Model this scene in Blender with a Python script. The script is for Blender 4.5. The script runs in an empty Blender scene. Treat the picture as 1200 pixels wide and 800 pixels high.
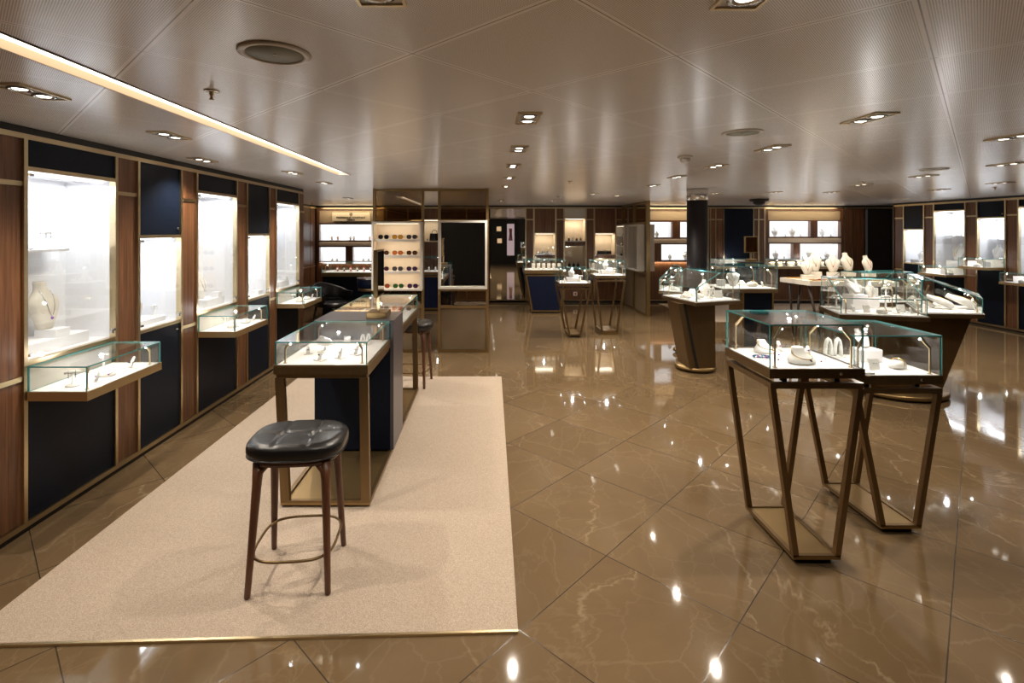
import bpy, math, random
from mathutils import Vector, Matrix
random.seed(7)
PI = math.pi
C = bpy.context.scene.collection
EYE = 1.65
CEIL = 2.22

# ------------------------------------------------------------------ materials
MATS = {}
def nt(name):
    m = bpy.data.materials.new(name); m.use_nodes = True
    t = m.node_tree; t.nodes.clear()
    out = t.nodes.new('ShaderNodeOutputMaterial')
    MATS[name] = m
    return m, t, out
def N(t, typ, **kw):
    n = t.nodes.new(typ)
    for k, v in kw.items():
        if k in n.inputs: n.inputs[k].default_value = v
        else: setattr(n, k, v)
    return n
def math_n(t, op, a, b=None, c=None, clamp=False):
    n = t.nodes.new('ShaderNodeMath'); n.operation = op; n.use_clamp = clamp
    for i, v in enumerate((a, b, c)):
        if v is None: continue
        if isinstance(v, (int, float)): n.inputs[i].default_value = v
        else: t.links.new(v, n.inputs[i])
    return n.outputs[0]
def mixc(t, f, a, b, blend='MIX'):
    n = t.nodes.new('ShaderNodeMix'); n.data_type = 'RGBA'; n.blend_type = blend
    for s, v in ((n.inputs[0], f), (n.inputs[6], a), (n.inputs[7], b)):
        if isinstance(v, (int, float)): s.default_value = v
        elif isinstance(v, tuple): s.default_value = v if len(v) == 4 else (*v, 1)
        else: t.links.new(v, s)
    return n.outputs[2]
def simple(name, col, rough=0.5, metal=0.0, spec=0.5, coat=0.0, noise=0.0, nscale=40.0, stretch=(1,1,1), bump=0.0, sheen=0.0):
    m, t, out = nt(name)
    p = N(t, 'ShaderNodeBsdfPrincipled')
    p.inputs['Base Color'].default_value = (*col, 1); p.inputs['Roughness'].default_value = rough
    p.inputs['Metallic'].default_value = metal; p.inputs['Specular IOR Level'].default_value = spec
    p.inputs['Coat Weight'].default_value = coat; p.inputs['Coat Roughness'].default_value = .05
    p.inputs['Sheen Weight'].default_value = sheen
    if noise or bump:
        tc = N(t, 'ShaderNodeTexCoord'); mp = N(t, 'ShaderNodeMapping'); mp.inputs['Scale'].default_value = stretch
        t.links.new(tc.outputs['Object'], mp.inputs[0])
        nz = N(t, 'ShaderNodeTexNoise', Scale=nscale, Detail=4.0)
        t.links.new(mp.outputs[0], nz.inputs['Vector'])
        if noise:
            d = tuple(c*(1-noise) for c in col); l = tuple(min(1, c*(1+noise)) for c in col)
            t.links.new(mixc(t, nz.outputs['Fac'], d, l), p.inputs['Base Color'])
        if bump:
            b = N(t, 'ShaderNodeBump', Strength=bump, Distance=.002)
            t.links.new(nz.outputs['Fac'], b.inputs['Height']); t.links.new(b.outputs[0], p.inputs['Normal'])
    t.links.new(p.outputs[0], out.inputs[0])
    return m
def emit(name, col, st):
    m, t, out = nt(name)
    e = N(t, 'ShaderNodeEmission'); e.inputs[0].default_value = (*col, 1); e.inputs[1].default_value = st
    t.links.new(e.outputs[0], out.inputs[0]); return m
def glassy(name, tint, refl=0.0, rough=0.0, gcol=(1,1,1)):
    m, t, out = nt(name)
    tr = N(t, 'ShaderNodeBsdfTransparent'); tr.inputs[0].default_value = (*tint, 1)
    gl = N(t, 'ShaderNodeBsdfGlossy'); gl.inputs['Roughness'].default_value = rough; gl.inputs[0].default_value = (*gcol, 1)
    lw = N(t, 'ShaderNodeLayerWeight', Blend=.5)
    f = math_n(t, 'MULTIPLY_ADD', math_n(t, 'POWER', lw.outputs['Facing'], 5.0),   .9, .046 + refl, clamp=True)
    mx = N(t, 'ShaderNodeMixShader')
    t.links.new(f, mx.inputs[0]); t.links.new(tr.outputs[0], mx.inputs[1]); t.links.new(gl.outputs[0], mx.inputs[2])
    t.links.new(mx.outputs[0], out.inputs[0]); return m

def wood_mat(name, dark, light, rough=.38, scale=1.0):
    m, t, out = nt(name)
    p = N(t, 'ShaderNodeBsdfPrincipled'); p.inputs['Roughness'].default_value = rough
    tc = N(t, 'ShaderNodeTexCoord'); mp = N(t, 'ShaderNodeMapping')
    mp.inputs['Scale'].default_value = (28*scale, 28*scale, .9*scale)
    t.links.new(tc.outputs['Object'], mp.inputs[0])
    n1 = N(t, 'ShaderNodeTexNoise', Scale=1.6, Detail=6.0, Roughness=.6, Distortion=.6)
    t.links.new(mp.outputs[0], n1.inputs['Vector'])
    n2 = N(t, 'ShaderNodeTexNoise', Scale=7.0, Detail=3.0)
    t.links.new(mp.outputs[0], n2.inputs['Vector'])
    f = math_n(t, 'ADD', math_n(t, 'MULTIPLY', n1.outputs['Fac'], .75), math_n(t, 'MULTIPLY', n2.outputs['Fac'], .25))
    r = N(t, 'ShaderNodeMapRange'); r.inputs[1].default_value = .36; r.inputs[2].default_value = .66
    t.links.new(f, r.inputs[0])
    t.links.new(mixc(t, r.outputs[0], dark, light), p.inputs['Base Color'])
    t.links.new(p.outputs[0], out.inputs[0]); return m
M_WOOD = wood_mat('walnut', (.080,.031,.013), (.235,.105,.047))
M_WOODL = wood_mat('stool_walnut', (.075,.026,.012), (.15,.06,.028), .35, .8)
M_BRASS = simple('brass', (.62,.50,.31), .30, 1.0, noise=.08, nscale=6, stretch=(1,1,20))
M_BRONZE = simple('bronze', (.215,.142,.068), .36, .85, noise=.14, nscale=5, stretch=(8,8,1))
M_GOLDB = simple('gold_bronze', (.33,.225,.10), .34, .9, noise=.1, nscale=5)
M_NAVY = simple('navy_panel', (.004,.008,.019), .4, 0, .18, noise=.2, nscale=300)
M_BLUE = simple('blue_cloth', (.004,.009,.034), .6, 0, .2, noise=.2, nscale=300)
M_BLACK = simple('black_matt', (.006,.006,.006), .45)
M_GREY = simple('grey_lacquer', (.085,.08,.098), .28, .1, .6)
M_WHITE = simple('white_lining', (.86,.86,.88), .5)
M_PAD = simple('white_pad', (.86,.84,.83), .7, noise=.03, nscale=200)
M_BEIGE = simple('beige_lining', (.74,.62,.47), .6, noise=.03, nscale=60)
M_HEADER = simple('tan_fabric', (.52,.40,.25), .7)
M_RIM = simple('polished_brass', (.62,.45,.23), .42, .9, noise=.06, nscale=5)
M_CREAM = simple('cream_lacquer', (.80,.75,.66), .35)
M_FORM = simple('leatherette_white', (.82,.80,.76), .5)
M_LINEN = simple('linen', (.66,.62,.54), .75, noise=.08, nscale=250)
M_GOLD = simple('gold', (.85,.55,.18), .2, 1.0)
M_SILVER = simple('silver', (.78,.78,.8), .15, 1.0)
M_STEEL = simple('steel', (.55,.53,.50), .22, 1.0)
M_AMBER = simple('amber', (.45,.13,.02), .2, 0, .8)
M_RED = simple('red_gem', (.45,.01,.02), .15, 0, .8)
M_PURPLE = simple('purple_gem', (.22,.03,.34), .1, 0, .9)
M_BLUEGEM = simple('blue_enamel', (.05,.22,.45), .2, 0, .8, noise=.6, nscale=90)
M_LEATHER = simple('black_leather', (.008,.008,.009), .27, 0, .6, bump=.25, nscale=400)
M_DARKLEA = simple('dark_grey_leather', (.02,.018,.018), .38, 0, .5)
M_DARKPANEL = wood_mat('dark_slats', (.010,.008,.006), (.028,.020,.014), .5)
M_DBROWN = simple('dark_brown_door', (.030,.020,.014), .4)
M_GLASS = glassy('clear_glass', (.985,.995,.99))
M_EDGE = simple('teal_glass_edge', (.09,.38,.38), .15, 0, .9)
M_TINT = glassy('bronze_glass', (.60,.49,.33), .07)
M_TINTD = glassy('woven_bronze_glass', (.52,.43,.30), .05, .15)
def _weave():
    t = M_TINTD.node_tree; out = [n for n in t.nodes if n.type == 'OUTPUT_MATERIAL'][0]; src = out.inputs[0].links[0].from_socket
    d = N(t, 'ShaderNodeBsdfDiffuse'); d.inputs[0].default_value = (.26,.195,.12,1); mx = N(t, 'ShaderNodeMixShader'); mx.inputs[0].default_value = .62
    t.links.new(src, mx.inputs[1]); t.links.new(d.outputs[0], mx.inputs[2]); t.links.new(mx.outputs[0], out.inputs[0])
_weave()
M_MIRROR = simple('mirror_silver', (.86,.86,.84), .01, 1.0)
M_OFFW = simple('off_white_frame', (.70,.67,.62), .45)
M_LED = emit('led_white', (1,.98,1.0), 9)
M_LEDN = emit('led_niche', (.93,.95,1.0), 2.6)
M_LEDW = emit('led_warm', (1,.86,.66), 2.2)
M_LIGHTBOX = emit('lightbox_white', (1,.99,1.0), .95)
M_LAMP = emit('downlight_lamp', (1,.92,.80), 5)
M_COVE = emit('cove_led', (1,.86,.66), 2.6)
M_SPARK = emit('case_led', (.86,.92,1), 160)
M_TAN = simple('cove_tan', (.58,.45,.31), .5)
M_SPKR = simple('speaker_mesh', (.26,.27,.22), .6)
M_CW = simple('ceiling_white_metal', (.62,.57,.50), .35)
M_SIGN = simple('sign_ivory', (.78,.66,.46), .5)
M_PINK = emit('poster_light', (1,.72,.75), .30)
M_PIC = emit('picture_light', (1,.66,.38), .5)

# marble floor
def marble():
    m, t, out = nt('polished_marble')
    p = N(t, 'ShaderNodeBsdfPrincipled')
    g = N(t, 'ShaderNodeNewGeometry'); s = N(t, 'ShaderNodeSeparateXYZ'); t.links.new(g.outputs['Position'], s.inputs[0])
    X, Y = s.outputs[0], s.outputs[1]
    def fam(a, b, c0, sp):
        v = math_n(t, 'ADD', math_n(t, 'MULTIPLY', X, a), math_n(t, 'MULTIPLY', Y, b))
        return math_n(t, 'DIVIDE', math_n(t, 'SUBTRACT', v, c0), sp)
    c1 = fam(.6983, .7157, 1.61, .675); c2 = fam(.72, -.694, -.09, .638)
    def line(c, w):
        f = math_n(t, 'FRACT', c); d = math_n(t, 'ABSOLUTE', math_n(t, 'SUBTRACT', f, .5))
        return math_n(t, 'GREATER_THAN', d, .5 - w)
    ln = math_n(t, 'MAXIMUM', line(c1, .0038), line(c2, .0040))
    cb = N(t, 'ShaderNodeCombineXYZ')
    t.links.new(math_n(t, 'FLOOR', c1), cb.inputs[0]); t.links.new(math_n(t, 'FLOOR', c2), cb.inputs[1])
    wn = N(t, 'ShaderNodeTexWhiteNoise'); wn.noise_dimensions = '3D'; t.links.new(cb.outputs[0], wn.inputs['Vector'])
    off = N(t, 'ShaderNodeVectorMath'); off.operation = 'MULTIPLY_ADD'
    t.links.new(wn.outputs['Color'], off.inputs[0]); off.inputs[1].default_value = (13, 13, 13); t.links.new(g.outputs['Position'], off.inputs[2])
    P = off.outputs[0]
    n1 = N(t, 'ShaderNodeTexNoise', Scale=1.3, Detail=8.0, Roughness=.62, Distortion=.8); t.links.new(P, n1.inputs['Vector'])
    n2 = N(t, 'ShaderNodeTexNoise', Scale=9.0, Detail=5.0, Roughness=.65, Distortion=.6); t.links.new(P, n2.inputs['Vector'])
    # veins: warped voronoi cell borders
    wv = N(t, 'ShaderNodeVectorMath'); wv.operation = 'MULTIPLY_ADD'
    t.links.new(n1.outputs['Color'], wv.inputs[0]); wv.inputs[1].default_value = (.38, .38, .38); t.links.new(P, wv.inputs[2])
    def vein(scale, w, seed):
        mp = N(t, 'ShaderNodeMapping'); mp.inputs['Location'].default_value = (seed, seed*.7, 0); mp.inputs['Rotation'].default_value = (0, 0, seed); mp.inputs['Scale'].default_value = (1, .55, 1)
        t.links.new(wv.outputs[0], mp.inputs[0])
        vo = N(t, 'ShaderNodeTexVoronoi', Scale=scale); vo.feature = 'DISTANCE_TO_EDGE'; t.links.new(mp.outputs[0], vo.inputs['Vector'])
        r = N(t, 'ShaderNodeMapRange'); r.inputs[1].default_value = 0; r.inputs[2].default_value = w; r.inputs[3].default_value = 1; r.inputs[4].default_value = 0
        t.links.new(vo.outputs['Distance'], r.inputs[0]); return r.outputs[0]
    v1 = math_n(t, 'MULTIPLY', vein(.9, .009, 1.3), math_n(t, 'MULTIPLY', math_n(t, 'SUBTRACT', n2.outputs['Fac'], .36, clamp=True), 5.0, clamp=True))
    v2 = math_n(t, 'MULTIPLY', vein(2.1, .014, 4.1), .35)
    v3 = math_n(t, 'MULTIPLY', vein(5.0, .03, 2.2), .22)
    base = mixc(t, n1.outputs['Fac'], (.088,.058,.030), (.215,.146,.078))
    base = mixc(t, math_n(t, 'MULTIPLY', n2.outputs['Fac'], .5), base, (.14,.092,.048))
    tv = math_n(t, 'MULTIPLY_ADD', wn.outputs['Value'], .22, .0)
    base = mixc(t, tv, base, (.22,.15,.083))
    vs = math_n(t, 'MULTIPLY', math_n(t, 'MAXIMUM', math_n(t, 'MAXIMUM', v1, v2), v3), .27)
    base = mixc(t, vs, base, (.50,.40,.27))
    base = mixc(t, math_n(t, 'MULTIPLY', ln, .8), base, (.022,.018,.016))
    t.links.new(base, p.inputs['Base Color'])
    p.inputs['Roughness'].default_value = .05; p.inputs['IOR'].default_value = 1.6
    b = N(t, 'ShaderNodeBump', Strength=.05, Distance=.01)
    n3 = N(t, 'ShaderNodeTexNoise', Scale=2.2, Detail=1.0); t.links.new(P, n3.inputs['Vector'])
    t.links.new(n3.outputs['Fac'], b.inputs['Height']); t.links.new(b.outputs[0], p.inputs['Normal'])
    t.links.new(math_n(t, 'MULTIPLY_ADD', ln, .10, .05), p.inputs['Roughness'])
    t.links.new(p.outputs[0], out.inputs[0]); return m
M_MARBLE = marble()

def ceiling_mat():
    m, t, out = nt('perforated_ceiling_metal')
    p = N(t, 'ShaderNodeBsdfPrincipled')
    g = N(t, 'ShaderNodeNewGeometry'); s = N(t, 'ShaderNodeSeparateXYZ'); t.links.new(g.outputs['Position'], s.inputs[0])
    X, Y = s.outputs[0], s.outputs[1]
    def fam(a, b, c0, sp):
        v = math_n(t, 'ADD', math_n(t, 'MULTIPLY', X, a), math_n(t, 'MULTIPLY', Y, b))
        return math_n(t, 'DIVIDE', math_n(t, 'SUBTRACT', v, c0), sp)
    c1 = fam(.6983, .7157, .40, .6155); c2 = fam(.72, -.694, -.11, .604)
    def dist(c):
        return math_n(t, 'SUBTRACT', .5, math_n(t, 'ABSOLUTE', math_n(t, 'SUBTRACT', math_n(t, 'FRACT', c), .5)))
    d1, d2 = dist(c1), dist(c2)
    d = math_n(t, 'MINIMUM', d1, d2)
    hair = math_n(t, 'LESS_THAN', d, .0032)
    band = math_n(t, 'LESS_THAN', math_n(t, 'MINIMUM', math_n(t, 'MULTIPLY', d1, .75), d2), .017)
    # perforation dots
    def dots(c, n):
        f = math_n(t, 'FRACT', math_n(t, 'MULTIPLY', c, n)); q = math_n(t, 'SUBTRACT', f, .5); return math_n(t, 'MULTIPLY', q, q)
    dd = math_n(t, 'ADD', dots(c1, 108), dots(c2, 106))
    dot = math_n(t, 'LESS_THAN', dd, .095)
    base = mixc(t, math_n(t, 'MULTIPLY', dot, .72), (.92,.88,.85), (.15,.12,.095))
    base = mixc(t, band, base, (.95,.91,.88))
    base = mixc(t, math_n(t, 'MULTIPLY', hair, .75), base, (.08,.06,.045))
    t.links.new(base, p.inputs['Base Color'])
    p.inputs['Roughness'].default_value = .24; p.inputs['IOR'].default_value = 1.75
    t.links.new(p.outputs[0], out.inputs[0]); return m
M_CEIL = ceiling_mat()

def carpet_mat():
    m, t, out = nt('beige_carpet')
    p = N(t, 'ShaderNodeBsdfPrincipled'); p.inputs['Roughness'].default_value = .95; p.inputs['Specular IOR Level'].default_value = .1
    g = N(t, 'ShaderNodeNewGeometry')
    n1 = N(t, 'ShaderNodeTexNoise', Scale=260.0, Detail=2.0); t.links.new(g.outputs['Position'], n1.inputs['Vector'])
    n2 = N(t, 'ShaderNodeTexNoise', Scale=3.0, Detail=3.0); t.links.new(g.outputs['Position'], n2.inputs['Vector'])
    r = N(t, 'ShaderNodeMapRange'); r.inputs[1].default_value = .3; r.inputs[2].default_value = .7; t.links.new(n1.outputs['Fac'], r.inputs[0])
    a = mixc(t, r.outputs[0], (.33,.26,.20), (.59,.49,.40))
    a = mixc(t, math_n(t, 'MULTIPLY', n2.outputs['Fac'], .3), a, (.42,.335,.25))
    t.links.new(a, p.inputs['Base Color'])
    b = N(t, 'ShaderNodeBump', Strength=.6, Distance=.004); t.links.new(n1.outputs['Fac'], b.inputs['Height']); t.links.new(b.outputs[0], p.inputs['Normal'])
    t.links.new(p.outputs[0], out.inputs[0]); return m
M_CARPET = carpet_mat()

# ------------------------------------------------------------------ mesh builder
class MB:
    def __init__(s): s.v = []; s.f = []; s.mi = []; s.mats = []; s.sm = []
    def m(s, mat):
        if mat not in s.mats: s.mats.append(mat)
        return s.mats.index(mat)
    def add(s, vs, fs, mat, smooth=False):
        b = len(s.v); s.v += [tuple(v) for v in vs]; i = s.m(mat)
        for f in fs: s.f.append(tuple(b+k for k in f)); s.mi.append(i); s.sm.append(smooth)
        return s
    def box(s, x0, x1, y0, y1, z0, z1, mat):
        if x0 > x1: x0, x1 = x1, x0
        if y0 > y1: y0, y1 = y1, y0
        vs = [(x0,y0,z0),(x1,y0,z0),(x1,y1,z0),(x0,y1,z0),(x0,y0,z1),(x1,y0,z1),(x1,y1,z1),(x0,y1,z1)]
        return s.add(vs, [(0,3,2,1),(4,5,6,7),(0,1,5,4),(1,2,6,5),(2,3,7,6),(3,0,4,7)], mat)
    def prism(s, poly, z0, z1, mat, top=None):
        n = len(poly)
        vs = [(x,y,z0) for x,y in poly] + [(x,y,z1) for x,y in (top or poly)]
        fs = [tuple(range(n-1,-1,-1)), tuple(range(n,2*n))] + [(i,(i+1)%n,n+(i+1)%n,n+i) for i in range(n)]
        return s.add(vs, fs, mat)
    def bar(s, a, b, w, d, mat, side=None):
        """square-section bar from a to b; w across, d the other way"""
        a, b = Vector(a), Vector(b); t = (b-a).normalized()
        u = Vector(side) if side else (Vector((1,0,0)) if abs(t.x) < .9 else Vector((0,1,0)))
        u = (u - t*u.dot(t)).normalized(); v = t.cross(u)
        vs = []
        for p in (a, b):
            for i, j in ((-1,-1),(1,-1),(1,1),(-1,1)): vs.append(p + u*(w/2*i) + v*(d/2*j))
        return s.add(vs, [(3,2,1,0),(4,5,6,7),(0,1,5,4),(1,2,6,5),(2,3,7,6),(3,0,4,7)], mat)
    def tube(s, pts, r, mat, n=10, closed=False, caps=True):
        pts = [Vector(p) for p in pts]; L = len(pts)
        rs = r if isinstance(r, (list, tuple)) else [r]*L
        vs = []; up = Vector((0,0,1)); u = None
        for i, p in enumerate(pts):
            if closed: t = pts[(i+1)%L]-pts[i-1]
            else: t = pts[min(i+1,L-1)]-pts[max(i-1,0)]
            t.normalize()
            if u is None: u = t.cross(up) if abs(t.z) < .95 else t.cross(Vector((0,1,0)))
            u = (u - t*u.dot(t)).normalized(); v = t.cross(u)
            for k in range(n):
                a = 2*PI*k/n; vs.append(p + (u*math.cos(a)+v*math.sin(a))*rs[i])
        fs = []
        for i in range(L if closed else L-1):
            j = (i+1)%L
            for k in range(n): fs.append((i*n+k, i*n+(k+1)%n, j*n+(k+1)%n, j*n+k))
        if not closed and caps: fs += [tuple(range(n-1,-1,-1)), tuple((L-1)*n+k for k in range(n))]
        return s.add(vs, fs, mat, True)
    def loft(s, rings, mat, cap=True, smooth=True, closed=True):
        n = len(rings[0]); vs = [v for r in rings for v in r]; fs = []
        for i in range(len(rings)-1):
            for k in range(n if closed else n-1): fs.append((i*n+k, i*n+(k+1)%n, (i+1)*n+(k+1)%n, (i+1)*n+k))
        if cap: fs += [tuple(range(n-1,-1,-1)), tuple((len(rings)-1)*n+k for k in range(n))]
        return s.add(vs, fs, mat, smooth)
    def lathe(s, prof, mat, c=(0,0,0), n=24, sx=1, sy=1, smooth=True):
        rings = [[(c[0]+r*sx*math.cos(2*PI*k/n), c[1]+r*sy*math.sin(2*PI*k/n), c[2]+z) for k in range(n)] for r, z in prof]
        return s.loft(rings, mat, False, smooth)
    def pane(s, pts, th, mat, edge=None):
        """glass sheet from coplanar corner points; cut edges carry the edge material"""
        pts = [Vector(p) for p in pts]; n = len(pts)
        nr = (pts[1]-pts[0]).cross(pts[2]-pts[0]).normalized()*th
        s.add(pts, [tuple(range(n))], mat); s.add([p-nr for p in pts], [tuple(range(n-1,-1,-1))], mat)
        vs = pts + [p-nr for p in pts]
        return s.add(vs, [(i, n+i, n+(i+1)%n, (i+1)%n) for i in range(n)], edge or mat)
    def xf(s, M):
        s.v = [tuple(M @ Vector(v)) for v in s.v]; return s
    def settle(s, z=0.0):
        mz = min(v[2] for v in s.v); s.v = [(v[0], v[1], v[2]-mz+z) for v in s.v]; return s
    def mesh(s, name):
        me = bpy.data.meshes.new(name); me.from_pydata(s.v, [], s.f)
        for m in s.mats: me.materials.append(m)
        for p, i, q in zip(me.polygons, s.mi, s.sm): p.material_index = i; p.use_smooth = q
        me.update(); return me
    def build(s, name, parent=None, bevel=0.0, loc=None):
        o = bpy.data.objects.new(name, s.mesh(name)); C.objects.link(o)
        if parent: o.parent = parent
        if loc: o.location = loc
        if bevel:
            b = o.modifiers.new('bevel', 'BEVEL'); b.width = bevel; b.segments = 2; b.limit_method = 'ANGLE'
        return o

def thing(name, label, cat, loc=(0,0,0), rz=0, group=None):
    o = bpy.data.objects.new(name, None); C.objects.link(o); o.location = loc; o.rotation_euler = (0,0,rz)
    o.empty_display_size = .1
    o['label'] = label; o['category'] = cat
    if group: o['group'] = group
    return o
def tag(o, label, cat, group=None, kind=None):
    o['label'] = label; o['category'] = cat
    if group: o['group'] = group
    if kind: o['kind'] = kind
    return o
def dup(root, loc, rz=0, label=None, group=None, s=None):
    r = root.copy(); C.objects.link(r); r.location = loc; r.rotation_euler = (0,0,rz)
    if label: r['label'] = label
    if group: r['group'] = group
    if s: r.scale = (s,s,s)
    for ch in list(root.children):
        c = ch.copy(); C.objects.link(c); c.parent = r
        for g in list(ch.children):
            d = g.copy(); C.objects.link(d); d.parent = c
    return r
def struct(o): o['kind'] = 'structure'; return o

def point(loc, e, col=(1,.95,.95), r=.02, parent=None):
    l = bpy.data.lights.new('case_light', 'POINT'); l.energy = e; l.color = col; l.shadow_soft_size = r
    o = bpy.data.objects.new('case_light', l); C.objects.link(o); o.location = loc
    if parent: o.parent = parent
    return o

# ------------------------------------------------------------------ room shell
XL, XR, YB, YF = -2.52, 8.6, 11.7, -2.0
struct(MB().box(-4.6, 10.0, YF-.3, YB+.6, -.1, 0, M_MARBLE).build('floor'))
SX0, SX1, SY1, SYS = -1.525, -1.39, 5.26, -1.6
cl = MB()
T_ = .12
cl.box(-4.6, SX0, YF-.3, YB+.6, CEIL, CEIL+T_, M_CEIL)
cl.box(SX1, 10.0, YF-.3, YB+.6, CEIL, CEIL+T_, M_CEIL)
cl.box(SX0, SX1, SY1, YB+.6, CEIL, CEIL+T_, M_CEIL)
cl.box(SX0, SX1, YF-.3, SYS, CEIL, CEIL+T_, M_CEIL)
cl.box(SX0-.01, SX1+.01, SYS, SY1, CEIL+.05, CEIL+T_-.01, M_CEIL)
struct(cl.build('ceiling'))
cv = thing('cove_light', 'long narrow recessed linear ceiling light with warm glow, running above the carpet', 'ceiling light', ((SX0+SX1)/2, (SYS+SY1)/2, CEIL))
hw, hl = (SX1-SX0)/2-.002, (SY1-SYS)/2-.002
MB().box(-hw, -hw+.006, -hl, hl, .0, .045, M_TAN).box(hw-.004, hw, -hl, hl, -.004, .045, M_BLACK).build('side_rail', cv)
MB().box(-hw+.01, hw-.006, -hl, hl, .030, .036, M_COVE).build('diffuser', cv)

def grid_with_holes(mb, x0, x1, z0, z1, holes, y0, y1, mat):
    xs = sorted({x0, x1, *[h[0] for h in holes], *[h[1] for h in holes]}); zs = sorted({z0, z1, *[h[2] for h in holes], *[h[3] for h in holes]})
    for a, b in zip(xs, xs[1:]):
        for c, d in zip(zs, zs[1:]):
            mx, mz = (a+b)/2, (c+d)/2
            if any(h[0] < mx < h[1] and h[2] < mz < h[3] for h in holes): continue
            mb.box(a, b, y0, y1, c, d, mat)

def wall_parts(parent, segs, rails=(0.845, 1.905), mat=None):
    """timber panels of a wall in its own frame: u along, -y into the room"""
    for u0, u1 in segs:
        m = MB().box(u0+.012, u1-.012, .004, .05, .06, 2.15, mat or M_WOOD)
        m.build('wood_panel', parent)
        r = MB()
        for z in rails: r.box(u0+.010, u1-.010, -.004, .004, z-.013, z+.013, M_BRASS)
        r.build('brass_inlay', parent)

def wall_frame(name, loc, rz):
    o = bpy.data.objects.new(name, None); C.objects.link(o); o.location = loc; o.rotation_euler = (0,0,rz); o['kind'] = 'structure'; return o

def area_light(parent, loc, sx, sy, e, col, tilt=0.0):
    l = bpy.data.lights.new('strip_and_fill_light', 'AREA'); l.shape = 'RECTANGLE'; l.size = sx; l.size_y = sy; l.energy = e; l.color = col  # serves strip lamps and added fill lights alike
    o = bpy.data.objects.new('strip_and_fill_light', l); C.objects.link(o); o.parent = parent; o.location = loc; o.rotation_euler = (tilt, 0, 0); return o
def hinge(mb, x, z): mb.box(x-.014, x+.014, -.012, .004, z-.007, z+.007, M_STEEL)

def showcase(label, loc, rz, u0, u1, zt, zb, pm=None, im=None, led=None, top=2.15, lowmat=None, power=0, lcol=(.92,.95,1), knobs=True, group=None, shelf=None, band=None, depth=.33, door=True, upmat=None):
    """cabinet let into a wall: panels above and below a lined, lit niche behind a glass door"""
    pm = pm or M_NAVY; im = im or M_WHITE; led = led or M_LEDN
    t = thing('wall_showcase', label, 'display cabinet', loc, rz, group)
    w0, w1 = u0+.012, u1-.012
    f = MB()
    for x in (u0, u1): f.box(x-.012, x+.012, -.012, .03, .055, 2.15, M_BRASS)
    for z in (zt, zb): f.box(w0, w1, -.010, .03, z-.012, z+.012, M_BRASS)
    f.build('brass_frame', t)
    up = MB().box(w0, w1, .002, .03, zt+.012, top, upmat or pm).build('upper_panel', t)
    lo = MB().box(w0, w1, .002, .03, .06, zb-.012, lowmat or pm).build('lower_panel', t)
    if knobs and (u1-u0) < .6:
        MB().lathe([(.0,0),(.009,0),(.009,.012),(0,.012)], M_STEEL, n=12).xf(Matrix.Translation((w1-.035, .002, zt+.06)) @ Matrix.Rotation(PI/2, 4, 'X')).build('knob', up)
        MB().lathe([(.0,0),(.009,0),(.009,.012),(0,.012)], M_STEEL, n=12).xf(Matrix.Translation((w1-.045, .002, zb-.06)) @ Matrix.Rotation(PI/2, 4, 'X')).build('knob', lo)
    n = MB(); z0, z1, d = zb+.012, zt-.012, depth
    n.box(w0, w1, d, d+.02, z0-.01, z1+.01, im)
    n.box(w0-.015, w0, .03, d+.02, z0-.01, z1+.01, im); n.box(w1, w1+.015, .03, d+.02, z0-.01, z1+.01, im)
    n.box(w0-.015, w1+.015, .03, d+.02, z0-.02, z0, im); n.box(w0-.015, w1+.015, .03, d+.02, z1, z1+.02, im)
    nb = n.build('niche', t)
    MB().box(w0+.03, w1-.03, .05, .085, z1-.012, z1-.002, led).build('light_strip', t)
    if door:
        g = MB().box(w0+.004, w1-.004, -.006, 0, z0+.003, z1-.003, M_GLASS).build('glass_door', t)
        for hz in (z1-.02, z0+.03):
            h = MB(); hinge(h, w0+.025, hz); h.build('hinge', g)
        k = MB(); k.box(w1-.04, w1-.025, -.018, .004, z0+.03, z0+.05, M_STEEL); k.box(w1-.02, w1-.008, -.018, .004, z0+.045, z0+.06, M_STEEL); k.build('lock', g)
    if shelf:
        for (a, b, z, dd) in shelf:
            MB().box(a, b, depth-dd, depth-.001, z-.014, z, im if band is None else M_GLASS).build('shelf', t)
    if band:
        bb = MB().box(w0, w1, -.005, .25, band[0], band[1], M_WOOD); bb.box(w0, w1, -.009, .01, band[1], band[1]+.014, M_STEEL); bb.box(w0, w1, -.009, .01, band[0]-.012, band[0], M_STEEL); bb.build('wood_shelf', t)
    if power:
        l = bpy.data.lights.new('niche_light', 'AREA'); l.shape = 'RECTANGLE'; l.size = (w1-w0)*.85; l.size_y = .1; l.energy = power*.22; l.color = lcol
        o = bpy.data.objects.new('niche_light', l); C.objects.link(o); o.parent = t; o.location = ((w0+w1)/2, .16, z1-.02)
    return t

# ---- left wall -------------------------------------------------------------
WL = wall_frame('wall_left', (XL, 0, 0), PI/2)
wall_parts(WL, [(2.57,2.79),(3.476,3.70),(4.22,4.447),(5.16,5.38),(5.93,6.12),(6.87,7.08)])
wall_parts(WL, [(-2.0,-1.3),(-1.3,-.6),(-.6,.1),(.1,.8),(.8,1.5),(1.5,2.57)])
MB().box(-2.0, 7.08, -.008, .03, 2.15, 2.178, M_BRASS).box(-2.0, 7.08, -.012, .03, .03, .058, M_BRASS).build('brass_rail', WL)
MB().box(-2.0, 7.08, .012, .05, 2.178, 2.22, M_BLACK).box(-2.0, 7.08, .0, .05, 0, .03, M_BLACK).build('shadow_gap', WL)
MB().box(-2.0, 7.08, .42, .46, 0, 2.22, M_BLACK).box(7.04, 7.08, .05, .42, 0, 2.22, M_WOOD).build('backing', WL)
LL = (XL, 0, 0)
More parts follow.
